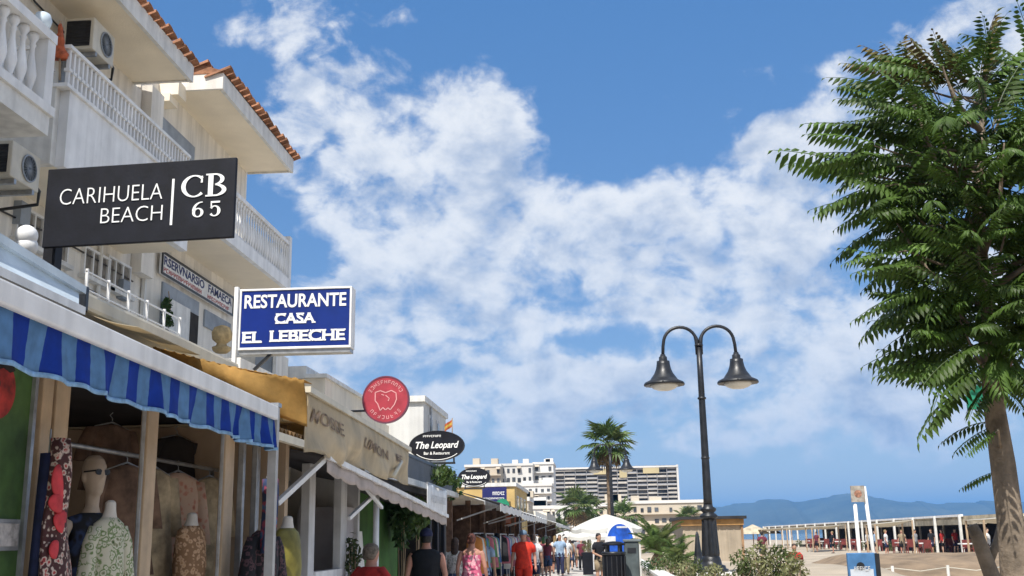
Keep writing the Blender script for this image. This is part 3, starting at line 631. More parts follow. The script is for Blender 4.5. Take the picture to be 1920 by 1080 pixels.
mannequin('mannequin', 'bald mannequin head with sunglasses and a sleeveless dark top', spot(168,-3.02), R(62), M_blackblue, .75, 1.74, True, True, M_skinp, flare=.19, wid=.85)
mannequin('mannequin', 'headless white mannequin in a pale green and white floral dress', spot(203,-2.72), R(70), M_kaftan, .4, 1.70, arms=False, flare=.24, sh=.16, wid=.68, sleeve=True)
mannequin('mannequin', 'headless mannequin in a tan floral dress between the shop posts', spot(358,-3.0), R(70), M_tanprint, .4, 1.68, flare=.24, sh=.15, wid=.9)
mannequin('mannequin', 'headless mannequin in a black floral dress at the end wall', spot(495,-2.55), R(70), M_darkprint, .4, 1.64, flare=.24, sh=.15, wid=.9, sleeve=True)
mannequin('mannequin', 'headless mannequin in an olive green dress outside the shop', spot(538,-2.50), R(70), M_olive, .3, 1.66, flare=.28, sh=.15, wid=.95)
# belts
XRL = -3.28; ZRL = at(330,868, X=XRL).z
RL = thing('clothes_rail', 'long steel clothes rail behind the shop posts', 'rail', (XRL, 8, 0))
MB().tube([(XRL,4.6,ZRL),(XRL,yS1-.02,ZRL)], .016, 10).build('bar', M_steel, RL, True)
for yy in (4.7, 7.6, yS1-.2): MB().tube([(XRL,yy,.05),(XRL,yy,ZRL)], .018, 10).build('upright', M_steel, RL, True)
def garment(label, y, X, m_, w=.42, ln=1.0, z=1.86, sleeves=True, rz=R(60), cat='garment'):
    t = thing('hanging_garment', label, cat, (X, y, z-ln), rz, 'clothes hanging on the shop rail')
    def lb(mb, nm, mm): o = bpy.data.objects.new(nm, mb.mesh(nm, mm, True)); COL.objects.link(o); o.parent = t
    mb = MB(); rings = []
    for t_, ww, dd in ((0,w*.62,.07),(.3,w*.56,.06),(.6,w*.5,.055),(.85,w*.5,.05),(.94,w*.47,.045),(1.0,w*.14,.035)):
        rings.append(ering((0,0,t_*ln), ww, dd, 32, .16*max(0,1-t_), 11, t_*3))
    mb.loft(rings)
    if sleeves:
        for sx in (-1,1): mb.loft([ering((sx*w*.46,0,ln*.93), .06, .045, 12), ering((sx*w*.58,.01,ln*.72), .065, .04, 12, .08, 5), ering((sx*w*.66,.0,ln*.42), .075, .04, 12, .15, 5)])
    lb(mb, 'cloth', m_)
    h = MB(); h.tube([(-w*.42,0,ln*.95),(0,0,ln+.02),(w*.42,0,ln*.95)], .008, 6); h.tube([(0,0,ln+.02),(0,0,ln+.05),(0,.025,ln+.075),(0,0,ln+.095)], .004, 6); lb(h, 'hanger', M_steel)
M_coral = mat_print('coral embroidered cotton', [(.40,.15,.10),(.58,.26,.18),(.62,.42,.30)], 20)
M_sandcl = mat('sand linen', (.52,.41,.26), .9, .25, 8); M_tancl = mat('tan linen', (.56,.38,.22), .9, .25, 7); M_brn = mat('brown cotton', (.20,.12,.08), .9, .3, 6)
M_pinkcl = mat_print('pale pink print', [(.45,.30,.26),(.55,.42,.36),(.30,.16,.14)], 18)
gl = [('coral embroidered robe hanging behind the tan mannequin', 328, M_coral, .46, .95), ('sand coloured tunic hanging left of the coral robe', 284, M_sandcl, .34, .85), ('sand linen jacket right of the coral robe', 388, M_sandcl, .40, .85),
      ('tan linen robe between the last two posts', 440, M_tancl, .42, .95), ('pale pink print dress nearest the end wall', 462, M_pinkcl, .36, .8), ('brown print blouse behind the white mannequin', 230, M_brn, .42, .75)]
for lb_, px, m_, w, ln in gl: garment(lb_, at(px, 1000, X=XRL).y, XRL, m_, w*.92, ln, ZRL-.075)
garment('dark shirt hung high on the back wall', at(330, 850, X=-3.6).y, -3.6, M_dark, .5, .55, 2.5, rz=R(75))
garment('dark brown dress hung high near the ceiling', at(210, 800, X=-3.7).y, -3.7, M_brn, .45, .5, 2.5, rz=R(75))
# the floral hanging by the first post
fh = thing('hanging_sarong', 'red flowered sarong hanging from the first shop post', 'sarong', at(115,820, X=XS+.1))
pA = at(112,822, X=XS+.12); k = MB(); rings = []
for i in range(15):
    t = i/14; c = pA+Vector((.01*math.sin(i), 0, -t*1.25)); w = .045+.115*min(1, t*1.6); rings.append([(c.x+.045*math.cos(a)*(1+.2*math.sin(3*a+i*.3)), c.y+w*math.sin(a)*(1+.07*math.sin(5*a+i*.4))+.09*t, c.z) for a in [2*math.pi*j/24 for j in range(24)]])
k.loft(rings); sar = k.build('cloth', M_flower, fh, True)
M_petal = mat('red petal print', (.62,.05,.06), .75, .2, 12)
Xp = XS+.185
for (px, py, rx, ry, ro) in ((120,902,.055,.085,20),(120,942,.075,.05,0),(126,978,.06,.055,-15),(112,1030,.045,.045,0),(128,1075,.06,.05,10)):
    c = at(px, py, X=Xp); k = MB(frame(c, (0,1,0), (0,0,1)) @ Matrix.Rotation(R(ro), 4, 'Z'))
    k.loft([[(rx*q*math.cos(a)*(1+.12*math.cos(a+ro)), ry*q*math.sin(a), -.018-h_-.35*(rx*q*math.cos(a))**2/.1) for a in [2*math.pi*j/22 for j in range(22)]] for q, h_ in ((1,.01),(1,.002),(.6,0.0),(.05,0))]); k.build('petal', M_petal, fh, True)
nv = thing('hanging_sarong', 'dark navy sarong hanging beside the red flowered one', 'sarong', at(92,860, X=XS+.08)); k = MB(); pB = at(92,850, X=XS+.08); rings = []
for i in range(12):
    t = i/11; c = pB+Vector((0,-.03*t,-t*1.2)); rings.append([(c.x+.035*math.cos(a)*(1+.2*math.sin(4*a)), c.y+(.035+.05*t)*math.sin(a), c.z) for a in [2*math.pi*j/20 for j in range(20)]])
k.loft(rings); k.build('cloth', mat('navy cotton', (.012,.018,.06), .85, .3, 10), nv, True); k = MB(); k.tube([pB, pB+Vector((0,0,.12))], .005, 6); k.build('hook', M_steel, nv)
sc_ = thing('hanging_scarf', 'blue and pink scarf hanging at the end wall of the shop', 'scarf', at(508,930, X=XS+.3)); pC = at(507,898, X=XS+.32); k = MB(); rings = []
for i in range(12):
    t = i/11; c = pC+Vector((0,.02*math.sin(t*5),-t*.55)); rings.append([(c.x+.05*math.cos(a)*(1+.25*math.sin(4*a+t*3)), c.y+(.05+.02*math.sin(t*7))*math.sin(a), c.z) for a in [2*math.pi*j/20 for j in range(20)]])
k.loft(rings); k.build('cloth', mat_print('blue pink print', [(.02,.04,.10),(.05,.16,.34),(.35,.06,.10),(.03,.05,.12)], 11), sc_, True); k = MB(); k.bar(pC+Vector((0,-.08,.01)), pC+Vector((0,.08,.01)), .015); k.build('hanger', M_steel, sc_)
# ------------------------------------------------------------------ projecting signs
M_slate = mat('slate black panel', (.008,.009,.015), .6, .25, 6, .05, 40, spec=.25); M_letter = mat('white lettering', (.85,.85,.83), .5, .05)
def sign_frame(tl, tr, yl, yr):
    a, b = at(*tl, Y=yl), at(*tr, Y=yr); b.z = a.z+(b.z-a.z); return a, b
# the slate sign nearest the camera
a, b = at(91,311, Y=7.04), at(443,301, Y=6.96); c_, d_ = at(98,456, Y=7.04), at(443,452, Y=6.96)
zTop, zBot = (a.z+b.z)/2, (c_.z+d_.z)/2
CB = thing('projecting_sign', 'slate grey projecting sign with white lettering CARIHUELA BEACH CB 65', 'sign', (a.x, a.y, zBot))
W1 = (Vector((b.x,b.y,0))-Vector((a.x,a.y,0))).length; H1 = zTop-zBot
MC = frame((a.x, a.y, zBot), (b.x-a.x, b.y-a.y, 0), (0,0,1))
k = MB(MC); k.box(0, W1, 0, H1, -.035, 0); k.build('panel', M_slate, CB, bevel=.006)
lettering('CARIHUELA', M_letter, CB, MC, W1*.352, H1*.625, W1*.545, H1*.20, bold=-.016)
lettering('BEACH', M_letter, CB, MC, W1*.468, H1*.355, W1*.325, H1*.19, bold=-.016)
k = MB(MC); k.box(W1*.672, W1*.684, H1*.19, H1*.77, .001, .005); k.build('divider', M_letter, CB)
def arc_stroke(mb, cx, cy, rx, ry, a0, a1, thick, thin, n=26, z=.004):
    """a letter curve that swells at its left and right sides like a serif face"""
    for i in range(n):
        t0, t1 = a0+(a1-a0)*i/n, a0+(a1-a0)*(i+1)/n; q = []
        for t in (t0, t1):
            w = thin+(thick-thin)*abs(math.cos(t))**1.5; q.append((cx+(rx)*math.cos(t), cy+ry*math.sin(t), w, t))
        p = [(q[0][0], q[0][1]), (q[1][0], q[1][1]), (q[1][0]-q[1][2]*math.cos(q[1][3]), q[1][1]-q[1][2]*math.sin(q[1][3])), (q[0][0]-q[0][2]*math.cos(q[0][3]), q[0][1]-q[0][2]*math.sin(q[0][3]))]
        if a1 < a0: p = p[::-1]
        mb.prism(p, z, z+.003)
u = H1*1.0
k = MB(MC); arc_stroke(k, W1*.79, u*.66, u*.165, u*.14, R(48), R(312), u*.055, u*.016); k.prism([(W1*.785+u*.09,u*.70),(W1*.785+u*.115,u*.70),(W1*.785+u*.115,u*.785),(W1*.785+u*.10,u*.785)], .004, .007); k.build('letter_c', M_letter, CB)
k = MB(MC); x0 = W1*.862; k.box(x0, x0+u*.062, u*.525, u*.80, .004, .007); k.box(x0-u*.03, x0+u*.1, u*.52, u*.538, .0045, .0075); k.box(x0-u*.03, x0+u*.1, u*.787, u*.805, .0045, .0075)
arc_stroke(k, x0+u*.085, u*.732, u*.115, u*.072, R(-90), R(90), u*.05, u*.015, 14); arc_stroke(k, x0+u*.085, u*.596, u*.145, u*.077, R(-90), R(90), u*.055, u*.015, 14); k.build('letter_b', M_letter, CB)
k = MB(MC); x0 = W1*.815; arc_stroke(k, x0, u*.325, u*.07, u*.058, R(0), R(360), u*.036, u*.012, 24); arc_stroke(k, x0+u*.045, u*.345, u*.118, u*.115, R(180), R(85), u*.036, u*.012, 14); k.build('digit_6', M_letter, CB)
k = MB(MC); x0 = W1*.905; arc_stroke(k, x0-u*.01, u*.335, u*.075, u*.068, R(140), R(-140), u*.04, u*.012, 18); k.box(x0-u*.06, x0-u*.045, u*.37, u*.455, .004, .007); k.box(x0-u*.06, x0+u*.055, u*.435, u*.457, .0045, .0075); k.build('digit_5', M_letter, CB)
k = MB(); p = at(96,432, Y=7.16); k.box(p.x-.04, p.x+.05, 7.15, 7.25, 2.75, p.z); k.build('bracket_post', M_slate, CB)
for (px, py) in ((99,337),(93,430)):
    p = at(px, py, Y=7.1); MB().ell((p.x,p.y-.03,p.z), .02, .02, .02, 10, 6).build('bolt', M_white, CB, True)
# the blue restaurant sign
YL = 11.0
a, b, c_ = at(450,543, Y=YL), at(660,541, Y=YL), at(450,657, Y=YL)
RS = thing('projecting_sign', 'blue projecting sign reading RESTAURANTE CASA EL LEBECHE in a white frame', 'sign', (a.x, YL, 3.0))
W2, H2 = b.x-a.x, a.z-c_.z; MR = frame((a.x, YL, c_.z), (1,0,-.004), (0,0,1))
M_signblue = mat('blue sign face', (.003,.022,.20), .3, .12, 2.5, spec=.5, coat=.2)
k = MB(MR); k.box(.02, W2-.02, .02, H2-.02, -.16, 0); k.build('lightbox', M_signblue, RS)
for (x0, x1, y0, y1) in ((0,W2,0,.026),(0,W2,H2-.022,H2),(0,.024,.0262,H2-.0222),(W2-.022,W2,.0262,H2-.0222)):
    k = MB(MR); k.box(x0, x1, y0, y1, -.17, .012); k.build('frame_bar', M_white, RS, bevel=.004)
k = MB(MR); k.box(.01, W2-.01, -.045, -.002, -.16, -.01); k.build('base_rail', M_steel, RS)
lettering('RESTAURANTE', M_letter, RS, MR, W2*.498, H2*.79, W2*.905, H2*.225, bold=.022)
def western(s, cx, cy, w, h):
    """a slab lettering: heavy strokes with serifs"""
    o = lettering(s, M_letter, RS, MR, cx, cy, w, h, bold=.03); n = len(s); k = MB(MR)
    vs = [(MR.inverted() @ (v.co+RS.location)) for v in o.data.vertices]
    for yb in (cy-h/2, cy+h/2-h*.13):
        xs = sorted(v.x for v in vs if abs(v.y-(yb+h*.06)) < h*.12); runs = []
        for x in xs:
            if runs and x-runs[-1][1] < h*.20: runs[-1][1] = x
            else: runs.append([x, x])
        for r0, r1 in runs: k.box(max(r0-h*.07, cx-w/2-h*.05), min(r1+h*.07, cx+w/2+h*.05), yb, yb+h*.13, .0042, .0072)
    s_ = k.build('serifs', M_letter, RS); s_['kind'] = 'stuff'
western('CASA', W2*.50, H2*.50, W2*.36, H2*.17); western('EL', W2*.125, H2*.205, W2*.17, H2*.185); western('LEBECHE', W2*.615, H2*.215, W2*.66, H2*.185)
k = MB(); k.box(a.x-.045, a.x-.002, YL-.05, YL+.0, 2.9, a.z+.02); k.build('post', M_white, RS, bevel=.004)
p0, p1 = at(476,694, Y=YL+.05), at(512,660, Y=YL+.05); k = MB(); k.bar(p0, p1, .035, .03); k.build('strut', M_black, RS)
# the round red sign
RD = thing('round_sign', 'round red sign with a pale bull head outline above the cream awning', 'sign', at(723,749, Y=20.0))
c_ = at(723,749, Y=20.0); rS = .435; MQ = frame(c_, (1,0,0), (0,0,1))
k = MB(MQ); k.lathe([(rS*.98,-.08),(rS,-.07),(rS,-.005),(rS*.985,0)], 48); k.build('disc', mat('red sign face', (.42,.045,.065), .45, .15, 4), RD)
k = MB(MQ); n = 48
k.loft([[(rr*math.cos(2*math.pi*j/n), rr*math.sin(2*math.pi*j/n), zq) for j in range(n)] for rr, zq in ((rS*1.02,-.085),(rS*1.04,-.085),(rS*1.04,.008),(rS*.975,.008),(rS*.975,.001))], cap=False); k.build('rim', mat('dark red rim', (.16,.04,.07), .5), RD)
M_pinkink = mat('pale pink ink', (.72,.36,.36), .6, .1)
k = MB(MQ)
head = [(-.20,.14),(-.10,.17),(0,.13),(.11,.17),(.20,.12),(.21,.0),(.17,-.10),(.09,-.20),(.05,-.16),(0,-.20),(-.05,-.15),(-.10,-.21),(-.15,-.08),(-.20,-.02),(-.20,.14)]
for p, q in zip(head, head[1:]): k.bar((p[0],p[1],.004), (q[0],q[1],.004), .018, .006)
k.bar((0,.08,.004), (.07,.02,.004), .016, .006); k.bar((.07,.02,.004), (.05,-.03,.004), .016, .006); k.bar((-.08,.1,.004), (-.03,.08,.004), .014, .006); k.build('bull_outline', M_pinkink, RD)
rd = random.Random(12); k = MB(MQ)
for a0, a1, n in ((150,30,11),(-140,-40,8)):
    for i in range(n):
        t = R(a0+(a1-a0)*i/(n-1)); r1 = rS*.78; cx, cy = r1*math.cos(t), r1*math.sin(t); ux, uy = -math.sin(t), math.cos(t); vx, vy = math.cos(t), math.sin(t)
        for (p, q) in rd.sample([((-.02,-.03),(-.02,.03)),((.02,-.03),(.02,.03)),((-.02,.03),(.02,.03)),((-.02,0),(.02,0)),((-.02,-.03),(.02,-.03))], 3):
            k.bar((cx+ux*p[0]+vx*p[1], cy+uy*p[0]+vy*p[1], .004), (cx+ux*q[0]+vx*q[1], cy+uy*q[0]+vy*q[1], .004), .011, .005)
o = k.build('ring_lettering', M_pinkink, RD); o['kind'] = 'stuff'
MB().tube([c_+Vector((-.3,.05,-.2)), c_+Vector((-1.0,.05,-.2))], .02, 8).build('bracket', M_black, RD)
# the two oval pub signs
def oval(label, c, w, h, post_to):
    t = thing('oval_sign', label, 'sign', c, group='oval pub signs'); M_ = frame(c, (1,0,0), (0,0,1)); n = 48
    el_ = lambda s, zq: [(w/2*s*math.cos(2*math.pi*j/n), h/2*s*math.sin(2*math.pi*j/n), zq) for j in range(n)]
    k = MB(M_); k.loft([el_(1,-.06), el_(1,-.002), el_(.985,0)]); k.build('board', M_slate, t)
    k = MB(M_); k.loft([el_(1.0,-.07), el_(1.035,-.07), el_(1.035,.006), el_(.985,.006)], cap=False); k.build('rim', M_black, t)
    lettering('The', M_letter, t, M_, -w*.27, h*.03, w*.25, h*.24, bold=.02, shear=.3); lettering('Leopard', M_letter, t, M_, w*.15, h*.0, w*.52, h*.30, bold=.02, shear=.3)
    lettering('Bar & Restaurant', M_letter, t, M_, 0, -h*.245, w*.48, h*.10, bold=.012)
    k = MB(); marks(k, random.Random(3), M_, -w*.26, w*.08, h*.30, h*.37, 9); k.build('lettering', M_letter, t)
    k = MB(M_)
    for i in range(12):
        a0, a1 = R(215+i*9.2), R(215+(i+1)*9.2); k.bar((w*.46*math.cos(a0), h*.47*math.sin(a0), .004), (w*.46*math.cos(a1), h*.47*math.sin(a1), .004), .014, .004)
    k.build('scroll_line', M_letter, t)
    b_ = MB(M_); b_.box(-w*.32, w*.34, -h*.62, -h*.55, -.05, -.01); b_.box(-w*.30, -w*.27, -h*.55, -h*.42, -.05, -.01); b_.box(w*.30, w*.33, -h*.55, -h*.42, -.05, -.01); b_.build('cradle', M_black, t)
    MB().tube([c+Vector((-w*.5,.03,-.05)), Vector(post_to)+Vector((0,0,0))], .022, 8).build('bracket', M_black, t); return t
c1 = at(819,836, Y=24.0); oval('black oval pub sign reading The Leopard, the nearer and larger of two', c1, 1.22, .66, (c1.x-.85, 24.03, c1.z-.1))
c2 = at(889,895, Y=42.0); oval('black oval pub sign reading The Leopard, the farther and smaller of two', c2, 1.24, .72, (c2.x-.9, 42.03, c2.z-.15))
fg = thing('small_flag', 'small orange and yellow flag on a pole above the nearer oval sign', 'flag', at(847,820, Y=24.4)); p0, p1 = at(848,830, Y=24.4), at(848,784, Y=24.4)
MB().tube([p0, p1], .012, 6).build('pole', M_wood, fg)
for i, cc in enumerate(((.6,.16,.06),(.7,.5,.10),(.6,.16,.06))):
    k = MB(); k.sheet(lambda u, v: (p1.x-.01-u*.17, 24.4+.03*math.sin(u*7), p1.z-.03-u*.12-(i+v)*.055), 6, 1, .002); k.build('stripe', mat('flag cloth %d' % i, cc, .8, .1, trans=.3), fg)
# ------------------------------------------------------------------ the yellow canopy next to the shop
M_cassette = mat('cream enamel', (.72,.66,.52), .5, .08, 3, streak=.1); M_yel = mat('mustard canvas', (.62,.37,.11), .85, .2, 3, .15, 30, trans=.42, streak=.1); M_creamcl = mat('cream canvas', (.80,.69,.50), .85, .10, 2.2, .2, 25, trans=.42, streak=.10)
YC = thing('yellow_awning', 'mustard yellow canvas awning with cream roller box between the two signs', 'awning', (-3.6, 8, 2.5))
k = MB(); k.box(-3.78, -3.55, 7.1, 10.4, 3.22, 3.36); k.build('roller_box', M_cassette, YC, bevel=.03)
k = MB(); k.box(-3.8, -3.53, 7.04, 7.098, 3.2, 3.38); k.build('end_cap', M_black, YC, bevel=.01)
k = MB(); k.sheet(lambda u, v: (-3.6+v*.42, 7.14+u*1.2, 3.22-v*.13-.02*math.sin(v*3.1)), 8, 8, .004); k.build('cream_cloth', M_creamcl, YC, True)
pL, pR, pB = at(285,650, Y=8.35), at(571,713, Y=8.35), at(577,795, Y=8.35)
def side(u, v):
    top = pL.lerp(pR, u); zb = 2.76-.26*max(0,(u-.45)/.55); hem = .010*math.sin(u*95)*v
    x = top.x; z = zb+(top.z-zb)*v+hem-.02*math.sin(u*3.14)*v
    return (x, 8.35-.05*math.sin(v*3.1)*math.sin(u*3.1)-.02*math.sin(u*9+v*5)+(1-v)*.12, z)
k = MB(); k.sheet(side, 60, 12, .004); k.build('side_cloth', M_yel, YC, True)
k = MB(); k.sheet(lambda u, v: (pL.x+(pR.x-pL.x)*v, 8.36+u*.22, pL.z+(pR.z-pL.z)*v-.02*math.sin(v*3.1)), 6, 10, .004); k.build('top_cloth', M_yel, YC, True)
# ------------------------------------------------------------------ the cream awning with its drop
XD = -2.4; CA = thing('cream_awning', 'long cream canvas awning with faded lettering on its hanging front', 'awning', (XD, 11, 2.5))
yc0, yc1 = at(573,735, X=XD).y, at(764,846, X=XD).y; ztn, ztf = at(573,735, X=XD).z, at(764,846, X=XD).z
def drop(u, v):
    y = yc0+u*(yc1-yc0); zt_ = ztn+(ztf-ztn)*u; dr = .40+.06*math.sin(u*3.14)+(.10*(1-u)**3)
    bil = .10*math.sin(v*2.6)*(.4+.6*math.sin(u*3.1)); fold = .05*math.sin(u*13-v*4.5)*(1-v)+.025*math.sin(u*31+v*6)*(1-v)
    return (XD+bil*.6+fold, y, zt_-(1-v)*dr+.03*math.sin(u*17)*(1-v))
k = MB(); k.sheet(drop, 90, 14, .004); k.build('front_drop', M_creamcl, CA, True)
k = MB(); k.sheet(lambda u, v: (XD-.02-v*1.9, yc0+u*(yc1-yc0), ztn+(ztf-ztn)*u+v*.35-.03*math.sin(v*3.1)), 20, 8, .004); k.build('top_cloth', M_creamcl, CA, True)
k = MB(); k.bar((XD+.02, yc0-.02, ztn+.02), (XD+.02, yc1+.02, ztf+.02), .06, .05); k.build('front_bar', M_cassette, CA)
rp = MB(); rp.tube([at(738,893, X=XD+.1), at(752,866, X=XD+.06)], .025, 8); rp.build('roller_arm', M_cassette, CA, True)
M_fade = mat('faded maroon ink', (.56,.44,.34), .8, .3, 12)
for (word, u0, u1, v0, v1) in (('MOSSE',.03,.24,.52,.76),('LIMON',.42,.68,.46,.68),('BE',.75,.86,.45,.66)):
    me = text_mesh('faded_lettering', word, M_fade, Matrix.Identity(4), (u0+u1)/2, (v0+v1)/2, u1-u0, v1-v0, z=0, bold=.012)
    for v in me.vertices: v.co = Vector(drop(v.co.x, v.co.y))+Vector((.012, 0, 0))-CA.location
    o = bpy.data.objects.new('faded_lettering', me); COL.objects.link(o); o.parent = CA
# ------------------------------------------------------------------ the white porch boutique under it
M_trim = mat('grey white trim', (.66,.66,.66), .6, .1, 3, streak=.15); M_greenw = mat('green wall', (.055,.17,.022), .8, .25, 1.4)
PO = thing('boutique_porch', 'small boutique with white wooden porch posts and rail behind the clothes shop', 'shop', (-2.9, 11, 0))
for (px0, px1, dx) in ((579,590,0),(639,650,0),(524,530,-1.6),(600,606,-1.4)):
    X_ = -2.9+dx; y0, y1 = at(px0,1000, X=X_).y, at(px1,1000, X=X_).y; MB().box(X_-.09, X_, y0, y1, .004, 2.38).build('post', M_trim, PO, bevel=.006)
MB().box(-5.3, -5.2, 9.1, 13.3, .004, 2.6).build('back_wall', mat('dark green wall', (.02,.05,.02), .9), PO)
MB().box(-5.19, -2.95, 13.25, 13.35, .004, 2.5).build('side_wall', M_trim, PO)
MB().box(-5.3, -2.5, 9.1, 13.35, 2.605, 2.62).build('ceiling', M_creamcl, PO)
zf0, zf1 = at(560,858, X=-3.8).z, at(560,905, X=-3.8).z
MB().box(-3.85, -3.8, 9.3, 13.2, zf1, zf0).build('fascia_board', M_cassette, PO); MB().box(-3.86, -3.82, 9.3, 13.2, 1.72, 1.82).build('shelf', M_trim, PO)
MF = frame((-3.8, at(552,870, X=-3.8).y, zf1+.06), (0,1,0), (0,0,1)); lettering('TY', M_fade, PO, MF, .16, .08, .34, .17, bold=.02)
MB().box(-2.98, -2.88, at(590,1000, X=-2.9).y, at(640,1000, X=-2.9).y, 1.22, 1.30).build('rail', M_white, PO)
ya, yb_ = at(590,1000, X=-2.93).y, at(639,1000, X=-2.93).y
for i in range(9): MB().box(-2.95, -2.91, ya+.03+i*(yb_-ya-.08)/8, ya+.07+i*(yb_-ya-.08)/8, .1, 1.219).build('baluster', M_white, PO)
MB().box(-2.985, -2.955, ya, yb_, .1, 1.2).build('backing_board', M_trim, PO)
MB().box(-3.55, -3.0, at(612,1000, X=-3.2).y, at(640,1000, X=-3.2).y, .1, 2.0).build('screen', mat('lilac grey board', (.42,.40,.42), .8, .1), PO)
def strut(parent, a, b, X1, X2, w=.045, m_=M_white): MB().bar(at(*a, X=X1), at(*b, X=X2), w, w).build('strut', m_, parent, bevel=.004)
strut(PO, (519,944), (614,856), -2.62, -2.42)
# ribbed brown canopy edge
XR = -2.42; k = MB(); y0, y1 = at(516,800, X=XR).y, at(626,862, X=XR).y
k.sheet(lambda u, v: (XR-.75*(1-v)+.0, y0+u*(y1-y0), 2.60-.16*v+.018*math.sin(u*110)), 220, 4, .008); rb = k.build('ribbed_canopy', mat('brown ribbed sheet', (.36,.22,.10), .7, .2, 6, trans=.25), PO, True)
MB().box(XR-.03, XR+.02, y0, y1, 2.36, 2.42).build('canopy_edge', M_cassette, PO)
cl_rack = thing('garment_rack', 'rack of white and dark garments inside the porch boutique', 'clothes rack', (-4.2, 11.5, 0)); MB().tube([(-4.2,9.6,1.66),(-4.2,13.1,1.66)], .02, 8).build('bar', M_white, cl_rack, True)
for yy in (9.7, 13.0): MB().tube([(-4.2,yy,.004),(-4.2,yy,1.66)], .02, 8).build('upright', M_white, cl_rack, True)
rd = random.Random(6); cols = [mat('rack white', (.7,.7,.68), .9, .1), mat('rack black', (.02,.02,.025), .9), mat('rack lilac', (.40,.36,.44), .9, .2), mat('rack cream', (.6,.52,.4), .9, .15), mat('rack blue', (.15,.2,.35), .9, .2)]
nm_c = ['white', 'black', 'lilac', 'cream', 'blue']
for i in range(15):
    y = 9.85+i*.215; ci = rd.choice([0,0,1,2,3,4]); g_ = thing('rack_garment', '%s garment on the porch boutique rack, %s from its near end' % (nm_c[ci], ORD[i]), 'garment', (-4.2, y, .8), 0, 'garments on the boutique rack')
    k = MB(); k.loft([ering((-4.2,y,z_), .22*w_, .05, 16, .15*(1-t_), 7) for z_, w_, t_ in ((.75+rd.uniform(0,.3),1.05,0),(1.2,.95,.4),(1.5,.9,.9),(1.6,.75,1),(1.64,.15,1))]); k.build('cloth', cols[ci], g_, True)
    k = MB(); k.tube([(-4.2,y,1.63),(-4.2,y,1.68)], .006, 6); k.build('hanger', M_steel, g_)
# scalloped pale awning edge running on along the restaurants
SC = thing('scalloped_awning', 'pale scalloped awning edge sloping past the green restaurant wall', 'awning', (-2.4, 13, 2.2))
e0, e1 = at(614,857, X=-2.4), at(838,968, X=-2.4)
k = MB(); k.sheet(lambda u, v: (-2.4+.012*math.sin(u*60), e0.y+u*(e1.y-e0.y), e0.z+u*(e1.z-e0.z)-.02-(1-v)*(.11+.03*abs(math.sin(u*42)))), 200, 3, .004); k.build('valance', mat('pale pink canvas', (.66,.58,.54), .85, .12, 4, trans=.3), SC, True)
MB().bar(e0+Vector((.0,0,0)), e1, .06, .05).build('front_bar', M_white, SC)
k = MB(); k.sheet(lambda u, v: (-2.42-v*1.1, e0.y+u*(e1.y-e0.y), e0.z+u*(e1.z-e0.z)+.02+v*.22), 20, 3, .004); k.build('top_cloth', mat('dark awning cloth', (.05,.045,.045), .9), SC, True)
strut(SC, (654,972), (722,908), -2.62, -2.45, .04); strut(SC, (678,905), (716,952), -2.5, -2.45, .035); 
yq = at(705,1000, X=-2.55).y; MB().tube([(-2.55,yq,.004),(-2.55,yq,2.2)], .035, 10).build('pole', M_white, SC, True)
# green restaurant
GR = thing('green_restaurant', 'restaurant front with a bright green wall and dark doorway', 'restaurant', (-3.3, 16, 0))
ga, gb_ = 13.36, at(746,950, X=-3.3).y
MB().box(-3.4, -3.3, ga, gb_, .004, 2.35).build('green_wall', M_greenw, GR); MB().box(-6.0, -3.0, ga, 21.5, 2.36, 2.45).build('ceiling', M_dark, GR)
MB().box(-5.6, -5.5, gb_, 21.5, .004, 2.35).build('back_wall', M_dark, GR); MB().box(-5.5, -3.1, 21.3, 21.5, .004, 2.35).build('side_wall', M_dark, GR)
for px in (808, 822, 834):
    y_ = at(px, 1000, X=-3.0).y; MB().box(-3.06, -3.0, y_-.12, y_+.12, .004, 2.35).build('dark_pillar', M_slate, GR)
MB().box(-3.5, -3.3, gb_+.05, gb_+1.2, 1.98, 2.16).build('name_plate', M_tancl, GR)
# white banner
bn = thing('white_banner', 'white sheet banner hanging at the end of the scalloped awning', 'banner', (-2.75, 18.5, 2))
y0, y1 = at(801,930, X=-2.75).y, at(836,930, X=-2.75).y; k = MB(); k.sheet(lambda u, v: (-2.75+.02*math.sin(u*8), y0+u*(y1-y0), 2.03+v*.46-u*.03), 16, 4, .004); k.build('cloth', M_white, bn, True)
k = MB(); marks(k, random.Random(4), frame((-2.715, y0, 2.0), (0,1,0), (0,0,1)), .3, (y1-y0)-.3, .2, .32, 8); k.build('lettering', M_trim, bn); MB().bar((-2.75,y0,2.5),(-2.75,y1,2.47),.03).build('rod', M_steel, bn)
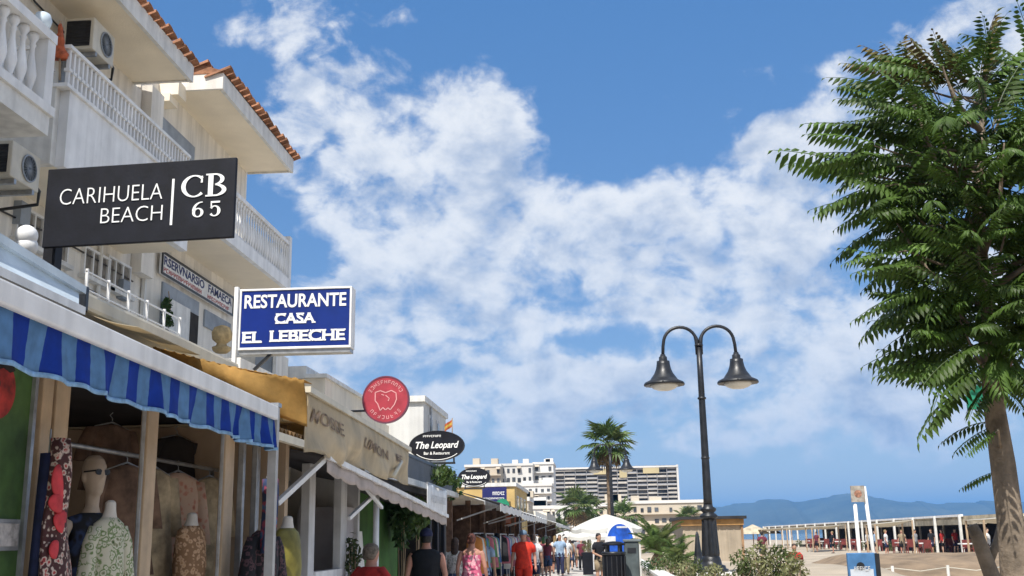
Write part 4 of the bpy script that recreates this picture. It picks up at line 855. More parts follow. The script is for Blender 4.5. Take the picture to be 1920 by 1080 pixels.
# terrace above with a grey railing and pot plants
TR = thing('upper_terrace', 'terrace with grey picket railing above the green restaurant', 'terrace', (-3.0, 19, 2.46))
MB().box(-6.0, -2.95, 13.6, 23.0, 2.46, 2.56).build('floor_slab', M_offwhite, TR)
y0, y1 = at(764,880, X=-3.0).y-1.0, 22.9
PKG = MB().box(-.02,.02,-.02,.02,0,.34).mesh('picket', mat('blue grey metal', (.20,.22,.25), .5, .1))
i = y0
while i < y1: inst('picket', PKG, TR, (-3.0, i, 2.561)); i += .11
MB().box(-3.03, -2.97, y0, y1, 2.902, 2.95).build('handrail', M_black, TR)
MB().box(-3.06, -3.04, y0, y1, 2.57, 2.88).build('screen_cloth', mat('grey screen cloth', (.36,.37,.40), .8, .2, 3), TR)
def bush(label, c, rx, ry, rz_, n, ls, m_, seed, cat='plant', stems=4, name='leafy_shrub', group=None, base=None):
    rd = random.Random(seed); t = thing(name, label, cat, base or (c[0], c[1], c[2]-rz_), group=group); k = MB()
    for i in range(n):
        d = Vector((rd.gauss(0,1),rd.gauss(0,1),rd.gauss(0,1))).normalized()*rd.random()**.4; cc = Vector((c[0]+d.x*rx*(1+.25*math.sin(d.z*5+seed)), c[1]+d.y*ry, c[2]+d.z*rz_))
        a_ = Vector((rd.gauss(0,1),rd.gauss(0,1),rd.gauss(.4,1))).normalized()*ls*rd.uniform(.6,1.2); b_ = a_.cross(Vector((rd.gauss(0,1),rd.gauss(0,1),rd.gauss(0,1)))).normalized()*ls*.32
        k.add([cc-a_, cc+b_, cc+a_, cc-b_], [(0,1,2,3)])
    k.build('foliage', m_, t); 
    for i in range(stems):
        k = MB(); e = Vector((c[0]+rd.uniform(-.6,.6)*rx, c[1]+rd.uniform(-.6,.6)*ry, c[2]+rd.uniform(.1,.6)*rz_)); b0 = Vector(t.location); k.tube([b0, b0.lerp(e, .5)+Vector((rd.uniform(-.05,.05)*rx,0,0)), e], [.014,.010,.004] if rz_ < 1 else [.05,.03,.01], 6); k.build('stem', M_wood, t)
    return t
M_leafy = mat('bright leaf', (.10,.17,.035), .55, .35, 9, trans=.3); M_leafo = mat('olive leaf', (.11,.15,.05), .6, .35, 10, trans=.25)
bush('green pot plant with yellow leaves on the upper terrace railing', at(818,893, X=-3.0), .4, .9, .22, 420, .10, M_leafy, 4)
bush('dark green plant at the far end of the upper terrace', at(842,915, X=-3.1), .3, .5, .25, 220, .08, M_leafd, 5)
bush('tall dark green plant beside the green wall', at(752,975, X=-3.1), .16, .5, .45, 300, .12, M_leafd, 6, base=(-3.1, at(752,975, X=-3.1).y, .004))
bush('bright green plant in front of the dark doorway', at(782,970, X=-3.1), .2, .7, .36, 320, .10, M_leafy, 7, base=(-3.1, at(782,975, X=-3.1).y, .004))
bush('flowering plant beside the porch post', at(660,1045, X=-2.85), .1, .2, .28, 200, .05, M_leafo, 8, base=(-2.75, at(663,1035, X=-2.75).y, .004))
mb_ = thing('menu_board', 'white leaning menu board in front of the green wall', 'menu board', at(690,1060, X=-2.5)); c_ = at(686,1040, X=-3.0)
k = MB(); k.hexa([(c_.x-.02,c_.y-.3,.004),(c_.x+.02,c_.y-.3,.004),(c_.x+.02,c_.y+.35,.004),(c_.x-.02,c_.y+.35,.004),(c_.x-.12,c_.y-.18,1.72),(c_.x-.08,c_.y-.18,1.72),(c_.x-.08,c_.y+.12,1.72),(c_.x-.12,c_.y+.12,1.72)]); k.build('board', M_offwhite, mb_); k = MB(); k.bar((c_.x-.1,c_.y,1.7),(c_.x-.5,c_.y,.004),.04); k.build('prop', M_wood, mb_)
# ------------------------------------------------------------------ houses behind the row
def block(name, label, cat, x0, x1, y0, y1, z1, m_, win=(), z0=0.0, roofcap=True, group=None, top=None):
    t = thing(name, label, cat, ((x0+x1)/2, y0, z0), group=group); MB().box(x0, x1, y0, y1, z0, z1).build('wall', m_, t)
    if roofcap: MB().box(x0-.08, x1+.08, y0-.08, y1+.08, z1+.002, z1+.16).build('parapet', M_offwhite, t)
    for (X, ya, yb_, za, zb_) in win:                      # windows on the street face
        w = MB().box(X, X+.03, ya, yb_, za, zb_).build('window', M_trim, t); MB().box(X+.031, X+.04, ya+.08, yb_-.08, za+.08, zb_-.08).build('pane', M_glass, w)
    return t
wb = block('white_house', 'white rendered house behind the round red sign', 'house', -9.0, -3.95, 24.5, 28.2, 4.72, mat('old white render', (.66,.66,.64), .9, .07, 1.5, .2, 30, streak=.12), [(-3.95,25.2,25.7,4.0,4.5),(-3.95,26.4,26.9,4.0,4.5)], roofcap=False)
MB().box(-4.35, -3.9, 24.42, 28.3, 4.722, 4.86).build('parapet', M_offwhite, wb); k = MB(); k.box(-3.948,-3.90,25.4,25.46,2.8,4.7); k.build('downpipe', M_steel, wb)
for (x, z) in ((-5.2,4.1),): MB().box(x-.2, x+.2, 24.46, 24.5, z-.18, z+.2).build('vent', M_trim, wb)
bb = block('cream_house', 'cream house with stepped parapet above the cream awning', 'house', -9.0, -4.95, 19.3, 24.3, 4.55, M_cream, roofcap=False)
MB().box(-9.0, -5.3, 19.25, 21.2, 4.552, 4.78).build('parapet', M_offwhite, bb); MB().box(-5.3, -4.9, 19.2, 24.3, 4.552, 4.62).build('coping', M_offwhite, bb)
k = MB(); k.box(-5.6, -4.7, 21.3, 24.2, 3.6, 4.15); k.build('balcony', M_cream, bb)
MB().box(-4.949, -4.90, 20.0, 20.8, 3.0, 4.0).build('window', M_greypaint, bb)
nw = block('white_house', 'narrow white house just beyond the second apartment block', 'house', -9.0, -5.6, 18.3, 19.1, 4.9, M_plaster, roofcap=False); MB().box(-5.95, -5.65, 18.26, 18.3, 4.0, 4.8).build('window', M_greypaint, nw); MB().box(-5.62, -5.56, 18.22, 18.28, 2.4, 4.9).build('downpipe', M_offwhite, nw)
# ------------------------------------------------------------------ the shop row farther along
M_yelw = mat('ochre wall', (.62,.44,.18), .9, .1, 1); M_dkaw = mat('charcoal awning cloth', (.04,.04,.045), .85, .25, 3)
def rowshop(label, y0, y1, z1, m_, aw, zaw, X=-3.1, name='row_shop'):
    t = thing(name, label, 'shop', (X, y0, 0), group='shops along the row')
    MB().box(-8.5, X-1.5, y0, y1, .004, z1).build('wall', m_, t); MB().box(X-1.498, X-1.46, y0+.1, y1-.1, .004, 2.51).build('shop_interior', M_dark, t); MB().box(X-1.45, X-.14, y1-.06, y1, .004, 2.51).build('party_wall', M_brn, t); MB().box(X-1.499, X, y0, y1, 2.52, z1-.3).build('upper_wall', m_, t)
    for yy in (y0, (y0+y1)/2, y1-.13): MB().box(X-.13, X-.01, yy, yy+.12, .004, 2.518).build('pillar', M_brn, t)
    k = MB(); k.sheet(lambda u, v: (X+.02+v*1.0, y0+.1+u*(y1-y0-.2), 2.62-v*(2.62-zaw)+.02*math.sin(u*30)*v), 24, 4, .01); k.build('awning', aw, t)
    k = MB(); k.sheet(lambda u, v: (X+1.02, y0+.1+u*(y1-y0-.2), zaw-.16*v+.02*math.sin(u*30)), 24, 1, .006); k.build('valance', M_offwhite if aw is M_dkaw else aw, t)
    for i in range(3):
        ya = y0+.4+i*(y1-y0-.6)/3; MB().box(X+.001, X+.04, ya, ya+.7, 2.8, min(z1-.5,3.5)).build('window', M_glass, t) if z1 > 3.6 else None
    MB().bar((X+.98, y1-.3, zaw-.02), (X+.98, y1-.3, .004), .028).build('pole', M_greypaint, t); MB().bar((X+.02, y0+.6, 2.0), (X+.98, y0+.6, zaw-.02), .03).build('brace', M_trim, t); MB().bar((X+.02, y1-.6, 2.0), (X+.98, y1-.6, zaw-.02), .03).build('brace', M_trim, t)
    return t
rowshop('low shop with charcoal awning just past the upper terrace', 23.1, 29.8, 2.9, M_cream, M_dkaw, 2.32)
rowshop('low shop with charcoal awning below the farther oval sign', 29.9, 36.5, 3.0, M_trim, M_dkaw, 2.26)
rowshop('shop with pale awning in front of the ochre house', 36.6, 44.4, 3.0, M_cream, M_offwhite, 2.3)
oc = block('ochre_house', 'ochre yellow house with blue name board on its corner', 'house', -9.5, -3.5, 46.0, 54.0, 3.75, M_yelw, [(-3.5,47+i*2.2,48.1+i*2.2,2.5,3.4) for i in range(3)])
for x in (-8.4, -7.2, -6.0): w = MB().box(x, x+.7, 45.96, 46.0, 2.3, 3.2).build('window', M_trim, oc); MB().box(x+.06, x+.64, 45.94, 45.959, 2.36, 3.14).build('pane', M_glass, w)
rowshop('far shop with pale awning beyond the ochre house', 54.2, 66, 3.2, M_plaster, M_offwhite, 2.3)
rowshop('far shop with charcoal awning near the end of the row', 66.2, 80, 3.4, M_cream, M_dkaw, 2.3)
sb = thing('blue_sign', 'dark blue sign board with white script on the ochre house', 'sign', at(928,928, Y=45.5)); a, b = at(904,914, Y=45.5), at(950,940, Y=45.5); Mb = frame((a.x, 45.5, b.z), (1,0,0), (0,0,1)); ww, hh = b.x-a.x, a.z-b.z
k = MB(Mb); k.box(0, ww, 0, hh, -.08, 0); k.build('board', mat('navy sign face', (.012,.016,.12), .5, .1), sb); k = MB(); marks(k, random.Random(2), Mb, ww*.42, ww*.92, hh*.45, hh*.68, 7); k.build('lettering', M_letter, sb); k = MB(); marks(k, random.Random(6), Mb, ww*.1, ww*.9, hh*.16, hh*.28, 14); k.build('lettering', M_letter, sb)
gs = thing('round_green_sign', 'round green sign on a bracket in front of the ochre house', 'sign', at(942,948, Y=44.0)); c_ = at(942,948, Y=44.0); k = MB(frame(c_, (1,0,0), (0,0,1))); k.lathe([(.27,-.06),(.28,-.05),(.28,0)], 28); k.build('disc', mat('green sign face', (.01,.20,.11), .5, .15), gs)
k = MB(frame(c_, (1,0,0), (0,0,1))); k.box(-.17,.17,-.05,.03,.001,.006); k.build('lettering', M_letter, gs); MB().box(c_.x-.04, c_.x+.04, 43.95, 44.03, 1.9, c_.z-.24).build('post', M_black, gs)
og = thing('orange_sign', 'bright orange box sign at the far awnings', 'sign', at(955,975, Y=43.0)); a, b = at(944,960, Y=43), at(967,986, Y=43); MB().box(a.x, b.x, 43, 43.15, b.z, a.z).build('box', mat('orange sign face', (.62,.13,.02), .5, .3, 6), og); MB().box(a.x+.08, b.x-.2, 42.99, 42.999, b.z+.12, a.z-.2).build('panel', mat('pink panel', (.7,.35,.28), .5), og); MB().bar(((a.x+b.x)/2,43.07,b.z),((a.x+b.x)/2,43.07,.004),.06).build('post', M_black, og)
# ------------------------------------------------------------------ far apartments: stepped white blocks and the long hotel
M_farw = mat('far white render', (.72,.70,.66), .9, .08, .08); M_farc = mat('far cream render', (.55,.48,.38), .9, .08, .08); M_farg = mat('far glass', (.10,.11,.125), .3, .5, .3); M_fary = mat('far ochre panel', (.55,.46,.26), .9, .1, .1)
WM = MB().box(0,1,0,.12,0,1).mesh('window', M_farg)
def farblock(label, px0, px1, py0, py1, Y, m_, rows, colsn, seed, dep=12, ww=.5, hh=.42, name='apartment_building', cat='building', group='far white apartment blocks', awn=True):
    a, b = at(px0, py0, Y=Y), at(px1, py1, Y=Y); t = thing(name, label, cat, ((a.x+b.x)/2, Y, 0), group=group); rd = random.Random(seed); MB().box(a.x, b.x, Y, Y+dep, 0, a.z).build('wall', m_, t)
    w_, h_ = (b.x-a.x)/colsn, (a.z-b.z)/rows
    for r_ in range(rows):
        if rd.random() < .8: MB().box(a.x-.1, b.x+.1, Y-.7, Y-.001, a.z-(r_+1)*h_-.01, a.z-(r_+1)*h_+h_*.10).build('balcony_slab', m_, t)
        for c in range(colsn):
            if rd.random() < .12: continue
            k_ = rd.uniform(.75,1.25); inst('window', WM, t, (a.x+(c+.5-ww*k_/2)*w_, Y-.1, a.z-(r_+1)*h_+h_*rd.uniform(.2,.3)), (0,0,0), (ww*w_*k_, 1, hh*h_*rd.uniform(.85,1.2)))
            if awn and rd.random() < .25: MB().hexa([(a.x+c*w_+.1,Y-.9,a.z-r_*h_-h_*.3),(a.x+(c+1)*w_-.1,Y-.9,a.z-r_*h_-h_*.3),(a.x+(c+1)*w_-.1,Y-.12,a.z-r_*h_-h_*.12),(a.x+c*w_+.1,Y-.12,a.z-r_*h_-h_*.12),(a.x+c*w_+.1,Y-.9,a.z-r_*h_-h_*.26),(a.x+(c+1)*w_-.1,Y-.9,a.z-r_*h_-h_*.26),(a.x+(c+1)*w_-.1,Y-.12,a.z-r_*h_-h_*.08),(a.x+c*w_+.1,Y-.12,a.z-r_*h_-h_*.08)]).build('sunblind', M_farc, t)
    MB().box(a.x-.15, b.x+.15, Y-.2, Y+dep, a.z+.001, a.z+.45).build('parapet', M_farw, t)
    for i in range(2):
        x = rd.uniform(a.x+1, b.x-1.5); MB().box(x, x+rd.uniform(1,2), Y+2, Y+4, a.z+.451, a.z+rd.uniform(.9,1.8)).build('roof_hut', m_, t)
    return t
farblock('cream far block at the left end, top floor just above the oval sign', 872, 940, 876, 960, 205, M_farc, 5, 7, 1)
farblock('white far block with three bays left of the long hotel', 938, 1000, 874, 960, 210, M_farw, 5, 6, 2)
farblock('tall white far block touching the long hotel', 1000, 1040, 871, 985, 215, M_farw, 7, 3, 3)
farblock('lower white far block in front of the tall one', 966, 1036, 912, 1000, 190, M_farw, 6, 6, 4, 10, .42, .4)
farblock('white stepped house at the end of the street', 985, 1050, 955, 1010, 150, M_farw, 3, 4, 5, 8)
farblock('small cream house behind the far awnings', 955, 992, 940, 1010, 120, M_farc, 3, 2, 6, 8)
# the long hotel: balcony floors one above the other
YH = 300.0; a, b = at(1037,881, Y=YH), at(1267,869, Y=YH); zb_ = at(1267,950, Y=YH).z
HT = thing('long_hotel', 'long grey hotel slab with rows of balconies behind the palm', 'hotel', ((a.x+b.x)/2, YH, 0))
mh = mat('hotel concrete', (.38,.38,.39), .9, .1, .1); nfl = 10; zt_ = (a.z+b.z)/2
MB().box(a.x, b.x, YH, YH+14, 0, zt_-.6).build('wall', mh, HT); MB().box(b.x-.02, b.x+.5, YH-1.7, YH+14.2, 0, zt_+.1).build('end_wall', M_farw, HT)
fh_ = (zt_-zb_)/nfl; rd = random.Random(9)
M_bal = mat('hazed hotel balcony', (.58,.54,.48), .8, .15, .3); M_recess = mat('hazed hotel recess', (.24,.235,.23), .7, .5, .25)  # distance haze is put into both colours: softened balconies, lightened recesses
xs_split = [a.x, a.x+(b.x-a.x)*.36, a.x+(b.x-a.x)*.60, b.x]
for f_ in range(nfl+2):
    z = zt_-(f_+1)*fh_
    for s_ in range(3):
        o_ = (.0,-.35,.25)[s_]*fh_*.6; x0, x1 = xs_split[s_], xs_split[s_+1]
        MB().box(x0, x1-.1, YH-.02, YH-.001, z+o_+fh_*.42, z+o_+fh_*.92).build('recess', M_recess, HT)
        MB().box(x0, x1-.1, YH-1.5, YH-.03, z+o_, z+o_+fh_*.12).build('floor_slab', M_bal, HT)
        n = int((x1-x0)/2.6)
        for j in range(n):
            xx = x0+(x1-x0)*j/n; MB().box(xx, xx+.14, YH-1.45, YH-.04, z+o_+fh_*.121, z+o_+fh_*.99).build('divider', mh, HT)
            if rd.random() < .75: MB().box(xx+.2, xx+(x1-x0)/n-.1, YH-1.48, YH-1.40, z+o_+fh_*.125, z+o_+fh_*.46).build('balcony_front', (M_bal, mh, mh)[rd.randrange(3)], HT)
MB().box(a.x-.2, b.x+.4, YH-1.8, YH+14, zt_-.55, zt_-.1).build('roof_slab', M_farw, HT)
for (u0, u1, r0, h_) in ((.33,.45,1,.9),(.54,.60,1.4,1.4),(.73,.86,.8,1.1)):
    MB().box(a.x+(b.x-a.x)*u0, a.x+(b.x-a.x)*u1, YH-1.75, YH-1.6, zt_-fh_*(r0+h_), zt_-fh_*r0*.6).build('ochre_panel', M_fary, HT)
# low houses between the hotel and the beach
farblock('long low beige house right of the palm', 1170, 1335, 945, 1004, 170, M_farc, 3, 12, 11, 8, .5, .4, 'low_house', 'house', 'low houses by the beach', False)
farblock('low white house left of the palm', 1040, 1120, 955, 1005, 140, M_farw, 3, 6, 12, 8, .5, .4, 'low_house', 'house', 'low houses by the beach', True)
farblock('low beige house behind the white parasol', 1105, 1180, 950, 1005, 150, M_farc, 3, 5, 13, 8, .5, .4, 'low_house', 'house', 'low houses by the beach', True)

# goods hung out in front of the row shops
rd = random.Random(41); goods = [(mat('goods pink', (.62,.20,.26), .85, .15, 6),'pink'),(mat('goods white', (.75,.74,.70), .85, .1, 6),'white'),(mat('goods blue', (.10,.22,.50), .85, .15, 6),'blue'),(mat('goods orange', (.65,.25,.06), .85, .15, 6),'orange'),(mat('goods black', (.03,.03,.035), .85, .15, 6),'black'),(mat('goods green', (.12,.30,.12), .85, .15, 6),'green')]
for ri, y0 in enumerate((24.0, 26.6, 30.6, 33.4, 37.4, 41.0, 47.5, 56.0)):
    xr = -2.75; rk = thing('display_rack', '%s steel display rack along the shop row counted from the nearest' % ORD[ri], 'clothes rack', (xr, y0, 0), group='display racks along the shop row')
    MB().tube([(xr,y0,1.72),(xr,y0+2.0,1.72)], .018, 8).build('bar', M_steel, rk)
    for yy in (y0+.05, y0+1.95): MB().tube([(xr,yy,.004),(xr,yy,1.72)], .018, 8).build('upright', M_steel, rk)
    for gi in range(6):
        y = y0+.2+gi*.32; m_, cn_ = goods[rd.randrange(6)]; zl = .95+rd.uniform(-.25,.2)
        g_ = MB(); g_.loft([ering((xr,y,z_), .20*w_, .045, 14, .14*(1-t_), 7, gi) for z_, w_, t_ in ((zl,1.1,0),(zl+.3,.95,.4),(1.5,.9,.9),(1.60,.8,1),(1.67,.15,1))])
        tag(g_.build('hanging_goods', m_, None, True), '%s garment, %s on the %s display rack of the shop row' % (cn_, ORD[gi], ORD[ri]), 'garment', 'garments on the display racks')
# ------------------------------------------------------------------ twin street lamps
M_opal = mat('opal glass', (.70,.68,.62), .25, .08, 5, spec=.5)
def lamp(label, x, y):
    t = thing('street_lamp', label, 'street lamp', (0,0,0), group='twin-headed street lamps')
    MB().box(-.34,.34,-.34,.34,0,.95).build('pedestal', M_offwhite, t, bevel=.01)
    k = MB(); z0 = .95
    k.lathe([(.30,0),(.30,.05),(.26,.06),(.25,.11),(.19,.13),(.18,.20),(.165,.24),(.15,.28)], 20, (0,0,z0)); k.build('base', M_black, t, True)
    k = MB(); n = 24; rings = []
    for z, r_ in ((.28,.145),(.32,.15),(.6,.135),(.88,.12),(.92,.125)): rings.append([((r_+.012*math.cos(8*a))*math.cos(a), (r_+.012*math.cos(8*a))*math.sin(a), z0+z) for a in [2*math.pi*j/48 for j in range(48)]])
    k.loft(rings); k.build('fluted_foot', M_black, t)
    k = MB(); k.lathe([(.10,.92),(.15,.94),(.17,.98),(.13,1.02),(.10,1.04),(.14,1.08),(.145,1.11),(.09,1.15),(.078,1.2)], 20, (0,0,z0)); k.build('collar', M_black, t, True)
    k = MB(); k.lathe([(.082,1.18),(.078,1.3),(.066,2.4),(.056,3.5),(.054,4.12)], 16, (0,0,z0)); k.build('shaft', M_black, t, True)
    for zz_ in (2.0, 3.1, 4.1): k = MB(); k.lathe([(.062,0),(.080,.012),(.080,.035),(.06,.05)], 14, (0,0,z0+zz_)); k.build('ring', M_black, t, True)
    for sx in (-1, 1):
        pts = [(sx*.03,0,z0+3.95),(sx*.035,0,z0+4.18)]+[(sx*(.345-.31*math.cos(a)), 0, z0+4.18+.30*math.sin(a)) for a in [math.pi*j/14 for j in range(1,14)]]+[(sx*.668,0,z0+4.12),(sx*.68,0,z0+3.94)]
        k = MB(); k.tube(pts, [.04]*3+[.031]*(len(pts)-3), 10); arm = k.build('arm', M_black, t, True)
        cx = sx*.68; h0 = z0+3.35
        k = MB(); k.lathe([(.045,.62),(.055,.58),(.075,.57),(.08,.50),(.12,.49),(.125,.43),(.14,.35),(.175,.26),(.235,.175),(.262,.135),(.365,.085),(.38,.06),(.38,.035),(.27,.045)], 28, (cx,0,h0)); hd = k.build('lamp_head', M_black, t, True)
        k = MB(); k.lathe([(.265,.045),(.25,.01),(.20,-.03),(.12,-.06),(.02,-.07)], 24, (cx,0,h0)); k.build('glass_bowl', M_opal, hd, True)
        for j in range(3): a = 2*math.pi*j/3+.4; MB().bar((cx+.30*math.cos(a), .30*math.sin(a), h0+.07), (cx+.40*math.cos(a), .40*math.sin(a), h0+.05), .03).build('lug', M_black, hd)
    t.location = (x, y, 0); return t
lamp('tall black twin-headed street lamp standing nearest on the sandy bed', 2.0, 20.0)
lamp('farther black twin-headed street lamp in front of the tall palm', .60, 46.0)
# ------------------------------------------------------------------ the tree of heaven at the right
def leaf_mats():
    return mat('tree leaf', (.112,.205,.034), .5, .32, 3.5, trans=.35, obj_var=.45, spec=.45), mat('young reddish leaf', (.13,.17,.04), .5, .35, 7, trans=.3, obj_var=.35, col2=(.19,.11,.045))
M_tl, M_ty = leaf_mats(); M_bark = mat('grey brown bark', (.27,.215,.16), .9, .25, 6, .7, 25, streak=.3)
def frond(seed, L_=.72, pairs=12, droop=.22, lw=.0235, ll=.135):
    rd = random.Random(seed); k = MB(); P = lambda t: Vector((L_*t, .03*math.sin(t*3+seed), .10*t-droop*t*t))
    k.tube([P(i/6) for i in range(7)], [.006,.0055,.005,.0045,.004,.003,.002], 4)
    for i in range(pairs+1):
        t = .16+.84*i/pairs; p = P(t); tan = (P(min(1,t+.02))-P(t-.02)).normalized(); s_ = (.65+.5*math.sin(math.pi*min(1,t*.92+.05)))*(1.0 if t < .9 else .75)
        for sd_ in ((-1,1) if i < pairs else (0,)):
            side = tan.cross(Vector((0,0,1))).normalized()*sd_
            d = (side*.80+tan*(.42 if sd_ else 1)+Vector((0,0,-.48-.22*rd.random()))).normalized(); w = d.cross(Vector((0,0,1))).normalized(); nn = w.cross(d)
            l = ll*s_*rd.uniform(.85,1.15); ww = lw*s_*rd.uniform(.85,1.15); q = p+side*.008
            k.add([q, q+d*l*.35+w*ww-nn*.006, q+d*l*.7+w*ww*.6-nn*.012, q+d*l-nn*.03, q+d*l*.7-w*ww*.6-nn*.012, q+d*l*.35-w*ww-nn*.006, q+d*l*.4+nn*.008], [(0,6,1),(1,6,2),(2,6,3),(3,6,4),(4,6,5),(5,6,0)])
    return k
FR = [frond(i, .66+.05*i, 11+i % 3, (.10,.18,.26,.34,.22)[i]) for i in range(5)]
FRG = [f.mesh('leaf', M_tl) for f in FR]; FRY = [f.mesh('leaf', M_ty) for f in FR[:3]]
TB = at(1905,1085, Y=8.0); TR_ = thing('tree_of_heaven', 'leafy young tree with feathery leaves at the right edge', 'tree', (TB.x, 8.0, .85))
tp = [Vector((TB.x+.05, 8.0, .80))]+[at(px, py, Y=8.0+.05*math.sin(py*.01)) for px, py in ((1905,1080),(1895,980),(1880,870),(1866,770),(1854,660),(1842,520),(1836,380),(1840,240),(1850,120))]
k = MB(); k.tube(tp, [.112,.100,.090,.082,.072,.064,.052,.038,.026,.014], 14)
for v in k.v: v += Vector((math.sin(v.z*19+v.y*40)*.005, math.cos(v.z*23+v.x*40)*.005, 0))
k.build('trunk', M_bark, TR_, True)
crown = bpy.data.objects.new('crown', None); COL.objects.link(crown); crown.parent = TR_; crown.location = (0, 0, 2.6)
rd = random.Random(11)
def axis(z):
    for p, q in zip(tp, tp[1:]):
        if p.z <= z <= q.z: return p.lerp(q, (z-p.z)/(q.z-p.z))
    return tp[-1].copy()
def put(base, d, me, roll=0.0, s=1.0):
    d = d.normalized(); inst('leaf', me, crown, base, (roll, -math.asin(max(-1,min(1,d.z))), math.atan2(d.y, d.x)), (s, s, s))
# limbs
limbs = []
for (z0, az_, ln, upz) in ((3.2,200,.8,.9),(3.4,20,1.0,.9),(3.6,130,.75,1.1),(3.55,270,.8,1.0),(3.9,215,.75,1.2),(3.95,40,.9,1.2),(4.2,310,.7,1.1),(4.3,160,.8,1.1),(4.5,90,.6,1.0),(3.3,320,.8,.8),(4.1,0,1.1,1.0),(4.6,225,.6,.9)):
    a_ = axis(z0); e = a_+Vector((math.cos(R(az_))*ln*.85, math.sin(R(az_))*ln*.85, upz*(.68 if z0 < 4.1 else .45))); mid = a_.lerp(e, .5)+Vector((math.cos(R(az_))*.12, math.sin(R(az_))*.12, -.05))
    k = MB(); k.tube([a_, mid, e], [.026,.017,.006], 8); k.build('limb', M_bark, TR_, True); limbs.append((a_, mid, e))
count = 0
# leaves that draw the left outline (tip, base)
OUT = [((1447,296),(1640,330)),((1512,224),(1690,262)),((1524,382),(1680,345)),((1552,455),(1720,405)),((1575,490),(1700,470)),((1600,525),(1720,500)),((1625,78),(1740,170)),((1580,165),(1720,215)),((1570,115),(1700,190)),((1690,60),(1760,190)),((1700,75),(1790,170)),
       ((1850,28),(1838,190)),((1755,55),(1800,180)),((1905,88),(1850,220)),((1640,520),(1760,470)),((1688,602),(1800,545)),((1690,652),(1820,590)),((1726,702),(1850,640)),((1762,812),(1868,790)),((1785,845),(1868,800)),((1815,858),(1872,805)),((1800,915),(1880,880)),((1520,235),(1660,280)),((1560,330),(1700,310)),
       ((1600,300),(1740,290)),((1640,620),(1770,560)),((1770,750),(1850,690)),((1560,415),(1690,380)),((1615,455),(1760,420)),((1740,560),(1850,500)),((1930,110),(1860,240)),((1935,180),(1870,300)),((1860,740),(1930,690)),((1850,700),(1900,640)),((1930,700),(1870,650)),((1660,130),(1780,230)),((1480,300),(1660,335)),((1530,290),(1690,300))]
for i, (tip, bs) in enumerate(OUT):
    yy = 8.0+rd.uniform(-.45,.35); p, q = at(*bs, Y=yy), at(*tip, Y=yy-rd.uniform(-.1,.2)); d = q-p; L0 = d.length; j = i % 5; s = L0/(.66+.05*j)
    dd = d.normalized()+Vector((0,0,.08)); young = tip[1] < 85
    if s > 1.35: put(p+d*.0, dd, FRG[j], 0, 1.15); put(p+d*(1-1.05/s), dd, FRG[j], 0, 1.05)
    else: put(p, dd, FRY[j % 3] if young else FRG[j], rd.uniform(-.45,.45), s)
    k = MB(); ax = axis(min(p.z-.1, tp[-1].z)); k.tube([ax, ax.lerp(p, .6)+Vector((0,0,-.03)), p, p+d*.15], [.014,.010,.007,.004], 5); k.build('twig', M_bark, TR_)
    count += 1
def rad(z):
    tb = [(2.5,.45),(2.8,.62),(3.1,.72),(3.4,.80),(3.6,.90),(4.0,1.15),(4.4,1.30),(4.8,1.15),(5.2,.80),(5.55,.30)]
    for (a, b), (c, d) in zip(tb, tb[1:]):
        if a <= z <= c: return b+(d-b)*(z-a)/(c-a)
    return .2
# leaves stand in rosettes round the ends of the twigs
CL = [(1655,300,8.0),(1690,225,7.9),(1690,380,7.8),(1725,450,8.1),(1700,165,8.2),(1770,140,7.9),(1835,150,8.0),(1890,185,8.1),(1760,250,7.6),(1805,350,7.5),(1860,300,7.6),(1755,525,7.8),(1830,450,7.5),(1890,420,7.7),(1800,600,7.9),(1860,560,7.6),(1905,650,7.9),(1835,655,8.25),(1740,330,8.5),(1800,230,8.5),(1870,380,8.6),(1780,440,8.5),(1930,300,8.0),(1945,500,8.1),(1930,120,8.2),(1985,400,8.0),(1985,250,8.1),(1995,570,8.0)]
for (px, py, yy) in CL:
    c = at(px, py, Y=yy); ax = axis(max(2.5, min(c.z-.45, tp[-1].z))); k = MB(); k.tube([ax, ax.lerp(c, .55)+Vector((0,0,-.05)), c], [.015,.011,.006], 6); k.build('twig', M_bark, TR_)
    o_ = Vector((c.x-ax.x, c.y-ax.y, .25)).normalized(); n_ = 9; ph = rd.uniform(0, 6.28)
    for j in range(n_):
        a_ = ph+j*2.399; e_ = rd.uniform(-.35,.75) if py > 250 else rd.uniform(-.15,1.1)
        d = Vector((math.cos(a_), math.sin(a_), e_)).normalized()+o_*.45
        put(c+Vector((rd.uniform(-.05,.05), rd.uniform(-.05,.05), rd.uniform(-.12,.08))), d, FRY[rd.randrange(3)] if py < 170 and rd.random() < .22 else FRG[rd.randrange(5)], rd.uniform(-.6,.6), rd.uniform(.50,.88)); count += 1
